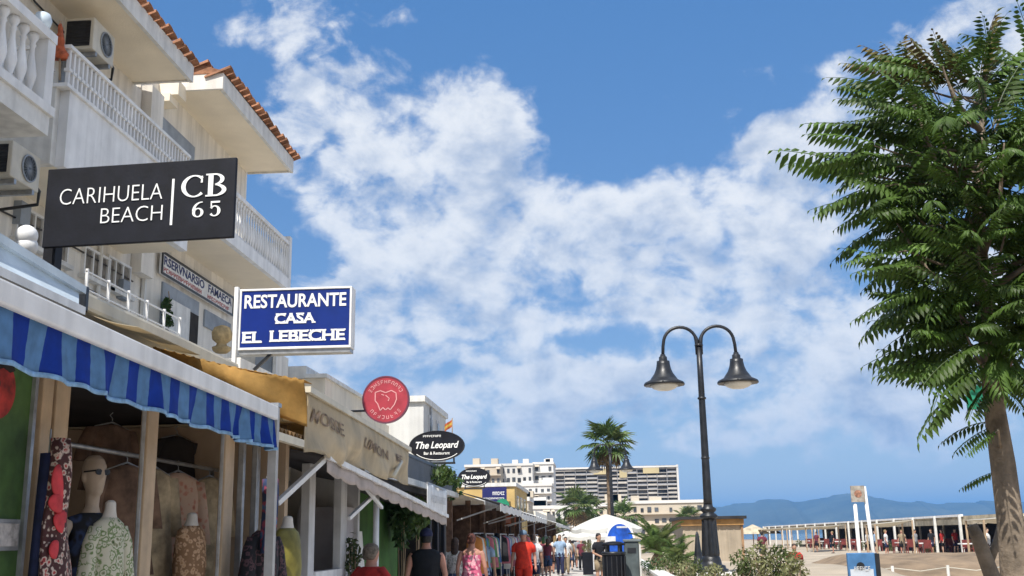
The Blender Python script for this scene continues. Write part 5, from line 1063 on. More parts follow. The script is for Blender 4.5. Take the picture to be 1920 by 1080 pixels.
# the inner mass of leaves, too dense to tell apart
k = MB()
for i in range(300):
    z = rd.uniform(2.6, 4.7); a_ = rd.uniform(0, 2*math.pi); rr = rad(z)*rd.uniform(0,.55)*(1.3 if math.cos(a_) > 0 else 1); ax = axis(z); f_ = FR[rd.randrange(5)]; s = rd.uniform(.6,.95)
    M_ = Matrix.Translation((ax.x+math.cos(a_)*rr, ax.y+math.sin(a_)*rr, z)) @ Matrix.Rotation(a_+rd.uniform(-.7,.7), 4, 'Z') @ Matrix.Rotation(-rd.uniform(-.5,.6), 4, 'Y') @ Matrix.Scale(s, 4)
    k.M = M_; k.add(f_.v, f_.f); k.M = None
o = k.build('inner_leaves', M_tl, TR_); o['kind'] = 'stuff'
sap = thing('leaning_trunk', 'short bare leaning trunk left of the leafy tree', 'tree trunk', (at(1862,1085, Y=9).x, 9, .85)); k = MB(); k.tube([Vector((at(1868,1085, Y=9).x, 9, .8))]+[at(px, py, Y=9) for px, py in ((1860,1080),(1845,1040),(1832,1005),(1822,985))], [.07,.065,.06,.055,.045], 10); k.build('trunk', M_bark, sap, True); k = MB(); k.tube([at(1853,1060, Y=9), at(1868,1020, Y=9.05), at(1874,985, Y=9.1)], [.035,.03,.02], 8); k.build('branch', M_bark, sap, True)
gsn = thing('green_street_sign', 'small green street sign on a pole behind the leafy tree', 'sign', (at(1846,760, Y=10.5).x, 10.5, .85)); a, b = at(1808,724, Y=10.5), at(1846,768, Y=10.5); k = MB(); k.box(a.x, b.x, 10.46, 10.5, b.z, a.z); k.build('plate', mat('green enamel', (.015,.22,.12), .4, .1), gsn, bevel=.005); MB().tube([(b.x+.03,10.5,.8),(b.x+.03,10.5,a.z+.1)], .03, 10).build('pole', M_steel, gsn, True); MB().box(a.x+.02, b.x-.02, 10.453, 10.459, (a.z+b.z)/2-.02, (a.z+b.z)/2+.02).build('arrow_bar', mat('green enamel light', (.03,.28,.17), .4, .1), gsn)
# ------------------------------------------------------------------ palms
M_palm = mat('palm leaf', (.14,.225,.06), .5, .3, 6, trans=.2, obj_var=.35); M_palml = mat('pale palm leaf', (.17,.22,.07), .5, .3, 6, trans=.2, obj_var=.3); M_ptrunk = mat('palm trunk', (.20,.14,.09), .9, .3, 5, .6, 20); M_thatch = mat('dry palm leaf', (.30,.21,.11), .9, .3, 8)
def fan_leaf(m_, pet=.65, r=.80, n=17, seed=0):
    rd = random.Random(seed); k = MB(); k.tube([(0,0,0),(pet*.5,0,.06),(pet,0,.04)], [.02,.014,.010], 5)
    for i in range(n):
        a = R(-115+230*i/(n-1)); l = r*(.72+.28*math.cos(a*.62))*rd.uniform(.9,1.08); d = Vector((math.cos(a), math.sin(a), .12)); w = Vector((-math.sin(a), math.cos(a), 0))*.050; b = Vector((pet,0,.04)); z_ = Vector((0,0,.02))
        k.add([b, b+d*l*.55+w+z_, b+d*l+Vector((0,0,-.22*l-.1*rd.random())), b+d*l*.55-w+z_, b+d*l*.5-z_*.6], [(0,4,1),(1,4,2),(2,4,3),(3,4,0)])
    return k.mesh('leaf', m_)
FAN = [fan_leaf(M_palm, seed=i) for i in range(2)]+[fan_leaf(M_palml, seed=4)]; FAND = fan_leaf(M_thatch, seed=5)
def palm(label, x, y, z0, h, n, s, seed, name='palm_tree', r=.17, dry=6, cat='palm tree', lo=-45, lean=0.0):
    rd = random.Random(seed); t = thing(name, label, cat, (x, y, z0), group='palms along the seafront'); top = Vector((x+lean, y, z0+h)); k = MB()
    k.tube([(x,y,z0-.1),(x+lean*.3,y,z0+h*.25),(x+lean*.7,y,z0+h*.7),top], [r*1.25,r,r*.9,r*.95], 12); k.build('trunk', M_ptrunk, t)
    cr = bpy.data.objects.new('crown', None); COL.objects.link(cr); cr.parent = t; cr.location = (lean, 0, h)
    for i in range(n+dry):
        a = i*2.399+rd.uniform(-.2,.2); e = R(78-(78-lo)*(i/max(1,n-1))**.85)+rd.uniform(-.1,.1) if i < n else R(-68)+rd.uniform(-.15,.1)
        inst('leaf', FAN[rd.choice((0,0,1,2))] if i < n else FAND, cr, top, (rd.uniform(-.3,.3), -e, a), (s*rd.uniform(.85,1.1),)*3)
    return t
palm('tall fan palm rising beside the farther street lamp', at(1148,1000, Y=50).x, 50, 0, 5.75, 26, .98, 1, r=.15, dry=5, lean=-.06)
palm('small far fan palm left of the tall one', at(1082,1000, Y=110).x, 110, 0, 4.6, 18, 1.7, 2, r=.22)
palm('small far fan palm standing close behind the white parasol', at(1104,1000, Y=116).x, 116, 0, 4.2, 16, 1.6, 3, r=.2)
palm('far low palm in front of the long beige house', at(1170,1000, Y=115).x, 115, 0, 3.6, 16, 1.5, 5, r=.2); palm('far palm beside the low beach houses at the lamp', at(1290,1000, Y=130).x, 130, 0, 3.4, 16, 1.5, 6, r=.22)
palm('far palm near the end of the street', at(1045,1000, Y=130).x, 130, 0, 2.6, 14, 1.3, 7, r=.22)
def feather(seed, m_, L_=1.1):
    rd = random.Random(seed); k = MB(); P = lambda t: Vector((L_*t, 0, .35*t-.55*t*t)); k.tube([P(i/7) for i in range(8)], [.014,.012,.011,.010,.008,.006,.004,.003], 5)
    for i in range(26):
        t = .1+.9*i/25; p = P(t); l = .30*math.sin(math.pi*min(1,.12+t*.85))
        for sd_ in (-1,1):
            d = Vector((.55, sd_*.8, -.05+rd.uniform(-.1,.1))).normalized(); w = Vector((.018,0,.012)); k.add([p-w, p+d*l*.5+Vector((0,0,.02))-w*.6, p+d*l+Vector((0,0,-.05)), p+d*l*.5+Vector((0,0,.02))+w*.6, p+w], [(0,1,2,3,4)])
    return k.mesh('leaf', m_)
FEA = [feather(1, M_palm), feather(2, M_palm, 1.0), feather(3, M_palml, .95)]
def lowpalm(label, x, y, z0, n, s, seed, h=.35):
    rd = random.Random(seed); t = thing('low_palm', label, 'palm', (x, y, z0), group='low palms in the sandy bed'); k = MB(); k.lathe([(.16,-.05),(.18,.1),(.15,h*.7),(.08,h)], 12, (x,y,z0)); k.build('trunk', M_ptrunk, t)
    for i in range(n): inst('leaf', FEA[rd.randrange(3)], t, (x, y, z0+h-.05), (rd.uniform(-.3,.3), -R(rd.uniform(8,78)), i*2.399+rd.uniform(-.3,.3)), (s*rd.uniform(.75,1.1),)*3)
lowpalm('bushy green palm in the sandy bed left of the lamp', at(1232,1000, Y=24).x, 24, .88, 26, .82, 1); lowpalm('smaller bushy palm close behind the litter bins', at(1268,1000, Y=23).x, 23, .88, 18, .62, 2, .15)
# ------------------------------------------------------------------ shrubs in the bed
M_oly = mat('pale shrub leaf', (.26,.27,.12), .6, .3, 12, trans=.25); M_gr2 = mat('shrub leaf', (.11,.15,.045), .6, .3, 12, trans=.25)
for i, (px, py, Y, rx, rz_, n, m_, lb_) in enumerate(((1395,1068,15.5,.20,.30,420,M_gr2,'green leafy shrub right of the kiosk wall'),(1428,1060,15.0,.17,.34,420,M_oly,'pale leafy shrub at the front of the bed, first from the kiosk'),(1462,1062,15.2,.20,.32,480,M_gr2,'tall olive shrub in front of the beach bar'),
      (1490,1070,14.5,.16,.26,320,M_oly,'pale shrub at the end of the planted bed'),(1340,1078,16.5,.22,.16,300,M_oly,'low pale plant under the near lamp'),(1300,1070,18.5,.20,.22,300,M_gr2,'green shrub between the bollard and the lamp'),(1258,1058,21.5,.35,.22,360,M_gr2,'spreading shrub beneath the bushy palm'),(1225,1062,22.0,.25,.18,260,M_leafd,'dark low shrub next to the litter bins'),(1285,1075,17.5,.16,.2,240,M_oly,'pale spiky plant before the kiosk wall'))):
    c = at(px, py, Y=Y); bush(lb_, (c.x, c.y, c.z), rx, rx*1.2, rz_, n, .045, m_, 30+i, group='shrubs in the sandy bed', base=(c.x, c.y, .86))
# ------------------------------------------------------------------ kiosk, bins, parasol, boards
KI = thing('beach_kiosk', 'low beige kiosk with flat dark roof behind the near lamp', 'kiosk', (3.1, 30, .85)); kl, kr = at(1279,975, Y=30).x, at(1390,975, Y=30).x; zk = at(1390,984, Y=30).z; M_kw = mat('beige slatted wall', (.44,.37,.28), .9, .12, 1.5, streak=.2)
MB().box(kl, kr, 30, 33.5, .7, zk).build('wall', M_kw, KI)
for i in range(9): MB().box(kl+.02+i*(kr-kl-.06)/8, kl+.05+i*(kr-kl-.06)/8, 29.985, 29.999, .7, zk-.01).build('batten', M_kw, KI)
MB().box(kl-.05, kr+.05, 29.9, 33.6, zk+.002, zk+.16).build('fascia', mat('orange wood', (.45,.25,.09), .7, .2, 4), KI); MB().box(kl-.12, kr+.12, 29.8, 33.7, zk+.162, zk+.24).build('roof', M_dkaw, KI); MB().box(kr-.03, kr+.03, 29.95, 29.984, .7, zk).build('corner_post', M_postb, KI)
bo = thing('cone_bollard', 'black iron cone finial standing beside the near lamp', 'bollard', (at(1309,1040, Y=21).x, 21, .85)); x = at(1309,1040, Y=21).x; zt_ = at(1309,996, Y=21).z; MB().lathe([(.16,0),(.16,.06),(.12,.10),(.13,.2),(.09,.26),(.07,.4),(.03,zt_-.9),(.008,zt_-.85)], 14, (x,21,.85)).build('cone', M_black, bo, True); MB().lathe([(.2,-.01),(.2,.03)], 16, (x,21,.86)).build('foot', M_black, bo)
def bin_round(label, x, y, r, z1):
    t = thing('litter_bin', label, 'litter bin', (x, y, 0)); MB().lathe([(r*.9,.004),(r*.92,.06),(r*.92,.30),(r,.32),(r,z1-.26),(r*1.02,z1-.25)], 24, (x,y,0)).build('body', M_slate, t, True); MB().lathe([(r*1.06,z1-.25),(r*1.08,z1-.20),(r*1.0,z1-.19)], 24, (x,y,0)).build('rim', M_black, t, True)
    for j in range(4): a = j*math.pi/2+.6; MB().bar((x+r*.8*math.cos(a), y+r*.8*math.sin(a), z1-.19), (x+r*.8*math.cos(a), y+r*.8*math.sin(a), z1-.07), .05).build('lid_post', M_black, t)
    MB().lathe([(r*1.05,z1-.07),(r*1.0,z1-.03),(r*.6,z1),(r*.1,z1+.012)], 24, (x,y,0)).build('lid', M_slate, t, True)
    for j in range(14): a = 2*math.pi*j/14; MB().bar((x+r*1.004*math.cos(a), y+r*1.004*math.sin(a), .34), (x+r*1.004*math.cos(a), y+r*1.004*math.sin(a), z1-.28), .02).build('slat', M_black, t)
p = at(1150,1016, Y=22); bin_round('round black litter bin with slatted sides on the promenade', p.x, 22, .225, p.z)
p0, p1 = at(1170,1016, Y=22.6), at(1197,1016, Y=22.6); b2 = thing('recycling_bin', 'grey recycling bin with pale edge beside the round bin', 'recycling bin', (p0.x, 22.6, 0)); MB().box(p0.x, p1.x, 22.45, 22.9, .004, p0.z).build('body', mat('grey green bin paint', (.10,.125,.13), .6, .2, 5, streak=.2), b2, bevel=.02); MB().box(p1.x+.002, p1.x+.035, 22.44, 22.9, .004, p0.z-.05).build('edge_panel', M_offwhite, b2); MB().box(p0.x-.02, p1.x+.04, 22.42, 22.92, p0.z+.002, p0.z+.05).build('lid', mat('bin lid', (.16,.19,.20), .6), b2, bevel=.01); MB().box(p0.x+.06, p1.x-.06, 22.44, 22.449, p0.z-.22, p0.z-.12).build('slot', M_black, b2)
# arched blue panel
ap = thing('arched_panel', 'blue arched panel with white edge behind the bins', 'panel', (at(1162,1015, Y=36).x, 36, 0)); a, b = at(1134,983, Y=36), at(1191,1020, Y=36); cx, hw = (a.x+b.x)/2, (b.x-a.x)/2
def archpoly(s): return [(-hw*s,0),(hw*s,0)]+[(hw*s*math.cos(R(t)), 1.45+.62*s*math.sin(R(t))) for t in range(0,181,12)]
k = MB(frame((cx,36,.004), (1,0,0), (0,0,1))); k.prism(archpoly(1.0), -.1, 0); k.build('board', M_white, ap); k = MB(frame((cx,36,.004), (1,0,0), (0,0,1))); k.prism(archpoly(.88), .001, .012); k.build('blue_face', mat('bright blue print', (.01,.10,.55), .5, .3, 3), ap); k = MB(frame((cx,36,.004), (1,0,0), (0,0,1))); k.box(-.1,.25,1.86,1.92,.013,.02); k.box(-.5,-.15,1.4,1.6,.013,.018); k.build('white_print', M_trim, ap)['kind'] = 'stuff'
# parasols
def parasol(label, x, y, z, r, m_, seed, group='white parasols'):
    t = thing('parasol', label, 'parasol', (x, y, 0), group=group); n = 8; MB().tube([(x,y,.004),(x,y,z)], .035, 10).build('pole', M_steel, t, True); MB().lathe([(.32,.004),(.32,.08),(.06,.10)], 16, (x,y,0)).build('base', M_slate, t)
    k = MB(); rings = []
    for f_, dz_ in ((1,-.62),(.75,-.42),(.4,-.18),(.03,0)): rings.append([(x+r*f_*math.cos(2*math.pi*j/32)*(1-.05*abs(math.sin(n*math.pi*j/32))), y+r*f_*math.sin(2*math.pi*j/32)*(1-.05*abs(math.sin(n*math.pi*j/32))), z+dz_*r*.62-.06*f_*abs(math.sin(n*math.pi*j/32))) for j in range(32)])
    k.loft(rings, cap=False); k.build('canopy', m_, t); k = MB(); k.loft([[(p[0],p[1],p[2]-.14) for p in rings[0]], rings[0]], cap=False); k.build('valance', m_, t)
    for j in range(n): a = 2*math.pi*j/n; MB().bar((x,y,z-.03), (x+r*.97*math.cos(a), y+r*.97*math.sin(a), z-.41*r), .018).build('rib', M_steel, t)
M_para = mat('white parasol cloth', (.80,.80,.76), .85, .05, 2, trans=.35)
p = at(1148,968, Y=45); parasol('large white parasol beside the arched blue panel', p.x-.25, 45, p.z+.08, 1.45, M_para, 1); p = at(1105,985, Y=52); parasol('second white parasol just behind the large one', p.x, 52, p.z, 1.3, M_para, 2); p = at(1062,998, Y=85); parasol('small far white parasol over the crowd', p.x, 85, p.z+.1, 1.5, M_para, 3)
pb = thing('planter_box', 'tall dark planter box with yellow flowers at the parasol', 'planter', (at(1102,1040, Y=48).x, 48, 0)); x = at(1102,1040, Y=48).x; MB().box(x-.22,x+.22,47.8,48.2,.004,.95).build('box', M_slate, pb, bevel=.01); MB().box(x-.18,x+.18,47.84,48.16,.951,.97).build('soil', M_bark, pb); bush('yellow green plant in the tall planter box', (x,48,1.2), .25, .25, .26, 200, .06, M_oly, 60, base=(x,48,.97))
# white sign posts and the blue board
sp = thing('twin_post_sign', 'two tall white posts carrying a small square sign on the beach', 'sign', (at(1612,1050, Y=30).x, 30, .2))
for (a, b) in (((1603,945),(1612,1062)),((1620,912),(1642,1065))): MB().tube([at(*a, Y=30), Vector((at(*b, Y=30).x+.02, 30, .1))], .05, 10).build('post', M_white, sp, True)
a, b = at(1594,911, Y=29.93), at(1623,941, Y=29.93); MB().box(a.x, b.x, 29.92, 29.95, b.z, a.z).build('plate', mat('grey brown plate', (.40,.36,.31), .7, .25, 9), sp); k = MB(); k.M = frame(((a.x+b.x)/2, 29.918, (a.z+b.z)/2), (1,0,0), (0,0,1)); k.lathe([(.10,0),(.10,.003)], 16); k.M = None; k.build('symbol', mat('rust symbol', (.45,.22,.14), .7, .3, 14), sp)
YB = 12.5; a, b = at(1588,1037, Y=YB), at(1640,1037, Y=YB); ab = thing('blue_board', 'blue and white information board standing in the bed', 'board', ((a.x+b.x)/2, YB, .86)); MB().box(a.x, b.x, YB, YB+.06, .86, a.z).build('panel', mat('blue board print', (.07,.20,.42), .5, .2, 4), ab, bevel=.01); MB().box(b.x+.002, b.x+.05, YB+.005, YB+.25, .86, a.z-.01).build('side', M_black, ab)
k = MB(); k.M = frame(((a.x+b.x)/2-.015, YB-.001, a.z-.145), (1,0,0), (0,0,1)); k.lathe([(.045,0),(.045,.003)], 20); k.M = None; k.build('black_emblem', M_black, ab); MB().box(a.x+.02, b.x-.03, YB-.004, YB-.001, .88, a.z-.175).build('pale_panel', mat('pale panel', (.55,.60,.66), .5), ab); k = MB(); marks(k, random.Random(3), frame((a.x, YB-.005, .9), (1,0,0), (0,0,1)), .06, .24, .28, .33, 6); k.build('lettering', M_trim, ab)
# ------------------------------------------------------------------ the beach bar: pergola on white posts
M_thr = mat('straw roof', (.58,.50,.36), .95, .25, 1.2, .6, 6); M_red = mat('red chair paint', (.20,.04,.035), .6, .2); M_bluec = mat('blue cushion', (.10,.18,.38), .8, .2); M_canvas = mat('sail cloth', (.72,.68,.58), .85, .1, .8, trans=.25)
BR = thing('beach_bar', 'long open beach bar with straw roof edge on white posts', 'beach bar', (23, 70, .1))
PST = MB().box(-.075,.075,-.075,.075,0,1).mesh('post', M_offwhite)
MB().box(22.7, 31, 64, 152, 2.30, 2.48).build('roof', M_thr, BR); MB().box(22.5, 22.69, 70, 152.5, 2.44, 2.58).build('roof_edge', M_white, BR); MB().box(22.6, 22.69, 66, 152, 1.95, 2.29).build('blind', M_thr, BR)
for i in range(17): inst('post', PST, BR, (22.45, 70+i*5.1, .05), (0,0,0), (1,1,2.5))
for i in range(14): inst('post', PST, BR, (26.5, 68+i*6.2, .05), (0,0,0), (.8,.8,2.25))
MB().box(30.4, 30.6, 64, 152, .1, 2.29).build('back_screen', mat('dark timber screen', (.07,.05,.04), .9, .3, 1), BR)
MB().box(22.9, 31, 40, 63.9, 2.12, 2.28).build('low_roof', M_thr, BR)
for i in range(6): inst('post', PST, BR, (23.0, 41+i*4.4, .05), (0,0,0), (.9,.9,2.07))
MB().box(30.4, 30.6, 40, 63.9, .1, 2.11).build('back_screen', MATS['dark timber screen'], BR)
for i in range(5):
    y = 60-i*4; k = MB(); k.hexa([(23,y,2.29),(31,y,2.29),(31,y+3.6,2.29),(23,y+3.6,2.29),(25.5,y+1.2,2.55),(28.5,y+1.2,2.55),(28.5,y+2.4,2.55),(25.5,y+2.4,2.55)]); k.build('straw_hip', M_thr, BR)
def table(lab, x, y, m_):
    t = thing('beach_table', lab, 'table', (x, y, .1), group='tables at the beach bar'); MB().box(x-.45,x+.45,y-.45,y+.45,.80,.86).build('top', m_, t); MB().tube([(x,y,.1),(x,y,.80)], .04, 8).build('pedestal', M_steel, t)
def chair(lab, x, y, rz, m_):
    t = thing('beach_chair', lab, 'chair', (x, y, .1), rz, 'chairs at the beach bar')
    def lb(mb, nm): o = bpy.data.objects.new(nm, mb.mesh(nm, m_)); COL.objects.link(o); o.parent = t
    lb(MB().box(-.24,.24,-.24,.24,.42,.48), 'seat'); lb(MB().box(-.24,.24,.20,.25,.5,.95), 'backrest')
    for sx in (-.21,.21):
        for sy in (-.21,.21): lb(MB().box(sx-.025,sx+.025,sy-.025,sy+.025,0,.419), 'leg')
rd = random.Random(17); cn = [(M_red,'red'),(M_bluec,'blue'),(M_white,'white'),(M_postb,'brown')]
for i in range(14):
    y = 68+i*4.6; x = 24.3+rd.uniform(-.4,.8); m_, c_ = cn[rd.randrange(4)]; table('%s square table, %s from the near end under the beach bar roof' % (c_, ORD[i]), x, y, m_)
    for j in range(2): m2, c2_ = cn[rd.choice((0,0,1,3))]; chair('%s chair on the %s side of the %s table under the beach bar roof' % (c2_, ('near','far')[j], ORD[i]), x-.1+rd.uniform(-.3,.3), y+(-.8,.8)[j], (math.pi,0)[j], m2)
for i in range(4): m2, c2_ = cn[(1,2,1,0)[i]]; y = 44+i*4.8; table('%s table under the low straw roof, %s from the near end' % (c2_, ORD[i]), 24.6, y, m2); chair('%s chair at the %s table under the low straw roof' % (c2_, ORD[i]), 24.5, y+.8, 0, m2)
# umbrellas of straw and a canvas sail to the left of the bar
for i, (px, Y) in enumerate(((1412,120),(1440,150))):
    x = at(px,1000, Y=Y).x; t = thing('straw_parasol', ('nearer' if i == 0 else 'farther')+' brown straw parasol at the far end of the beach bar', 'parasol', (x, Y, .1), group='straw parasols'); MB().tube([(x,Y,.1),(x,Y,2.0)], .06, 8).build('pole', M_wood, t); k = MB(); k.lathe([(1.9,1.5),(1.7,1.62),(1.0,2.1),(.08,2.5)], 20, (x,Y,.1)); k.build('straw_cap', M_thr, t)
# brown bank of raked sand with a rope fence
sb_ = MB(); sb_.sheet(lambda u, v: (7.2+u*13.5, 33+v*14, .12+.70*math.sin(math.pi*v)**.7*min(1,u*8,(1-u)*6)+.03*math.sin(u*60+v*9)), 60, 14); struct(sb_.build('sand_bank', mat('raked brown sand', (.27,.195,.125), .95, .2, 1.2, .5, 5), smooth=True))
rf_ = thing('rope_fence', 'low rope fence with white posts along the brown sand bank', 'fence', (10, 34, .1)); prev = None
for i in range(9):
    x = 7.0+i*1.55; MB().tube([(x,33.2-.1*i,.1),(x,33.2-.1*i,.62)], .045, 8).build('post', M_offwhite, rf_); q = Vector((x,33.2-.1*i,.56))
    if prev is not None: k = MB(); k.tube([prev, prev.lerp(q,.5)+Vector((0,0,-.10)), q], .016, 6); k.build('rope', M_canvas, rf_, True)
    prev = q
wk = MB().box(7.0, 21, 31.0, 31.4, .05, .30).build('low_kerb', M_cream); tag(wk, 'pale low kerb in front of the brown sand bank', 'kerb')

# more of the beach bar's clutter: canvas canopies, hedges of pots, white tables outside
for i, (px, Y, w_) in enumerate(((1452,118,3.2),(1500,104,3.0),(1548,92,2.8),(1668,66,2.2),(1880,50,2.4))):
    x = at(px, 1000, Y=Y).x; t = thing('canvas_canopy', ('first','second','third','fourth','fifth')[i]+' pale canvas canopy along the beach bar counted from the far end', 'canopy', (x, Y, .1), group='canvas canopies at the beach bar')
    k = MB(); k.sheet(lambda u, v: (x-w_/2+u*w_, Y-w_/2+v*w_, 2.05-.25*math.sin(u*3.14)*math.sin(v*3.14)+.18*u), 8, 8, .02); k.build('cloth', M_canvas, t, True)
    for sx in (-1,1):
        for sy in (-1,1): MB().tube([(x+sx*w_*.48,Y+sy*w_*.48,.1),(x+sx*w_*.48,Y+sy*w_*.48,2.05+(.18 if sx > 0 else 0))], .05, 8).build('pole', M_wood, t)
rd = random.Random(5)
for i in range(9):
    y = 60+i*6.5; x = 21.2+rd.uniform(-.3,.5); table('white table out on the sand, %s from the near end of the beach bar' % ORD[i], x, y, M_white)
    for j in range(2): chair('dark red chair on the %s side of the %s table out on the sand' % (('near','far')[j], ORD[i]), x+rd.uniform(-.3,.3), y+(-.85,.85)[j], (math.pi,0)[j], M_red)
for i in range(7):
    y = 66+i*9.5; bush('green pot hedge, number %s from the near end of the beach bar front' % ('one','two','three','four','five','six','seven')[i], (22.0, y, .55), .35, 1.3, .4, 160, .10, M_gr2, 80+i, group='pot hedges at the beach bar', base=(22.0, y, .1), stems=2)
# ------------------------------------------------------------------ people
SK = [mat('tanned skin', (.42,.24,.16), .55, .08, 8), mat('pale skin', (.55,.36,.27), .55, .08, 8), mat('sunburnt skin', (.50,.25,.18), .55, .08, 8)]
HAIR = dict(brown=mat('brown hair', (.07,.04,.025), .6, .3, 30), grey=mat('grey brown hair', (.20,.16,.12), .6, .3, 30), dark=mat('dark hair', (.02,.016,.014), .5, .3, 30), red=mat('auburn hair', (.13,.045,.03), .6, .3, 30), blond=mat('blond hair', (.32,.22,.10), .6, .3, 30))
M_shoe = mat('dark shoe', (.03,.03,.035), .6); M_sandal = mat('tan sandal', (.25,.15,.08), .7)
def person(label, px, Y, H_, face, top, bottom, hair='brown', skin=0, walk=.0, style='short', hat=None, extra=None, wide=1.0, X=None, z0=.006, sit=False, vox=.016, arm=0.0):
    x = X if X is not None else at(px, 1000, Y=Y).x
    t = thing('person', label, 'person', (x, Y, z0), face, 'people on the promenade')
    def lb(mb, nm, m_, par=t, sm=True, rem=0):
        o = bpy.data.objects.new(nm, mb.mesh(nm, m_, sm)); COL.objects.link(o); o.parent = par
        if rem: r_ = o.modifiers.new('one_surface', 'REMESH'); r_.mode = 'VOXEL'; r_.voxel_size = rem; r_.use_smooth_shade = True
        return o
    w = wide; S_ = lambda *a: [q*H_ for q in a]
    def ring(z, rx, ry, oy=0.0, n=20, f=0.0, kf=6, ph=0.0): return [(rx*H_*w*(1+f*math.sin(kf*a+ph))*math.cos(a), oy*H_+ry*H_*w*(1+f*math.sin(kf*a+ph))*math.sin(a), z*H_) for a in [2*math.pi*j/n for j in range(n)]]
    T = [(.455,.075,.06,0),(.50,.10,.075,.005),(.545,.098,.072,.004),(.61,.083,.058,0),(.68,.09,.062,-.003),(.745,.10,.066,-.002),(.79,.108,.058,.003),(.82,.085,.045,.006),(.84,.04,.036,.006),(.872,.033,.034,.0),(.90,.033,.036,-.004)]
    body = MB(); body.loft([ring(z, a, b, o) for z, a, b, o in T])
    hc = .935
    body.loft([ring(hc+dz_, rx, ry, oy-.004, 20) for dz_, rx, ry, oy in ((-.066,.016,.02,-.014),(-.056,.028,.034,-.008),(-.03,.037,.046,0),(0,.043,.053,.002),(.03,.041,.052,.004),(.052,.032,.042,.006),(.066,.014,.02,.006))])
    body.tube([(0,-.050*H_,(hc+.006)*H_),(0,-.064*H_,(hc-.014)*H_),(0,-.052*H_,(hc-.018)*H_)], S_(.006,.009,.006), 6)
    for sx in (-1,1): body.ell((sx*.0435*H_,.004*H_,(hc-.006)*H_), .007*H_, .012*H_, .017*H_, 8, 6)
    legs = []
    for sx in (-1,1):
        wk_ = walk*sx
        kn = Vector((sx*.055*H_, (-.10*wk_-.012)*H_, .285*H_)); an = Vector((sx*.055*H_, (-.17*wk_+(.08*abs(wk_) if wk_ < 0 else 0))*H_, .045*H_+(.03*H_ if wk_ < -.3 else 0)))
        hp = Vector((sx*.052*H_*w, 0, .50*H_)); legs.append((hp, kn, an)); body.tube([hp, hp.lerp(kn,.5), kn, kn.lerp(an,.35), kn.lerp(an,.8), an], S_(.055*w,.047*w,.033,.036,.022,.021), 12)
        body.loft([[(an.x+rx*H_*math.cos(a), an.y+(oy+ry*math.sin(a))*H_, an.z-.045*H_+zz_*H_) for a in [2*math.pi*j/12 for j in range(12)]] for zz_, rx, ry, oy in ((.003,.024,.062,-.035),(.018,.024,.06,-.033),(.035,.02,.035,-.01),(.06,.019,.022,0))])
    arms = []
    for sx in (-1,1):
        sw = walk*-sx*.5; sh = Vector((sx*.098*H_*w, .004*H_, .80*H_)); el_ = Vector((sx*(.135*w+.01)*H_, (.02-.10*sw)*H_, .635*H_)); wr = Vector((sx*(.14*w+.015)*H_, (-.03-.16*sw-.10*arm)*H_, (.49+.08*arm)*H_)); arms.append((sh, el_, wr))
        body.tube([sh, sh.lerp(el_,.2)+Vector((sx*.012*H_,0,0)), el_, el_.lerp(wr,.4), wr], S_(.033,.031,.024,.023,.016), 10)
        d = (wr-el_).normalized(); u = Vector((0,-1,0)); s_ = d.cross(u).normalized()
        body.tube([wr, wr+d*.022*H_, wr+d*.05*H_], S_(.016,.022,.021), 8)
        for j in range(4): b0 = wr+d*.048*H_+u*(j-1.5)*.0115*H_; l_ = (.038,.045,.042,.033)[j]*H_; body.tube([b0, b0+d*l_*.55, b0+d*l_-s_*sx*.008*H_], S_(.0058,.0055,.0045), 6)
        body.tube([wr+d*.012*H_+u*.018*H_, wr+d*.03*H_+u*.034*H_, wr+d*.052*H_+u*.036*H_], S_(.008,.0065,.005), 6)
    lb(body, 'body', SK[skin], rem=vox)
    kind, m_ = top; g = 1.13
    if kind in ('tshirt', 'tank', 'shirt'):
        k = MB(); z_lo = .47 if kind != 'tank' else .50
        R_ = [(z_lo,.112,.083,.003,.05),(.53,.111,.081,.003,.04)]+[(z, a*g+.004, b*g+.006, o, .02) for z, a, b, o in T[3:7]]+[(.825,.092,.052,.006,0),(.842,.052,.046,.006,0)]
        k.loft([ring(z, a, b, o, 28, f, 7, z*20) for z, a, b, o, f in R_], cap=False)
        if kind != 'tank':
            for (sh, el_, wr) in arms: e = sh.lerp(el_, .62 if kind == 'tshirt' else .98); k.tube([sh+Vector((-sh.x*.25,0,.012*H_)), sh.lerp(e,.4)+Vector((math.copysign(.012*H_,sh.x),0,0)), e], S_(.044,.045,.042), 12)
        lb(k, 'top', m_)
    elif kind == 'dress':
        k = MB(); R_ = [(.25,.15,.115,.0,.10),(.36,.135,.105,0,.08),(.46,.122,.092,.003,.05),(.53,.112,.083,.004,.03),(.61,.093,.068,0,.02),(.69,.101,.072,-.003,.01),(.745,.110,.074,-.002,0),(.765,.108,.068,0,0)]
        k.loft([ring(z, a, b, o, 32, f, 8, z*14) for z, a, b, o, f in R_], cap=False); lb(k, 'dress', m_)
        for sx in (-1,1): k = MB(); k.tube([(sx*.05*H_,-.07*H_,.755*H_),(sx*.055*H_,-.02*H_,.825*H_),(sx*.05*H_,.05*H_,.80*H_),(sx*.045*H_,.068*H_,.76*H_)], .008, 6); lb(k, 'strap', m_)
    if bottom:
        kind, m_ = bottom; k = MB(); k.loft([ring(z, a, b, .003, 24, .01) for z, a, b in ((.455,.10,.078),(.50,.113,.086),(.555,.106,.079),(.575,.10,.074))])
        for (hp, kn, an) in legs:
            if kind == 'shorts': e = hp.lerp(kn, .86); k.tube([hp+Vector((0,0,-.005)), hp.lerp(e,.5), e], S_(.064*w,.062*w,.060), 14)
            else: k.tube([hp, hp.lerp(kn,.5), kn, kn.lerp(an,.5), an+Vector((0,0,.01))], S_(.062*w,.056*w,.046,.042,.038), 14)
        lb(k, 'bottoms', m_)
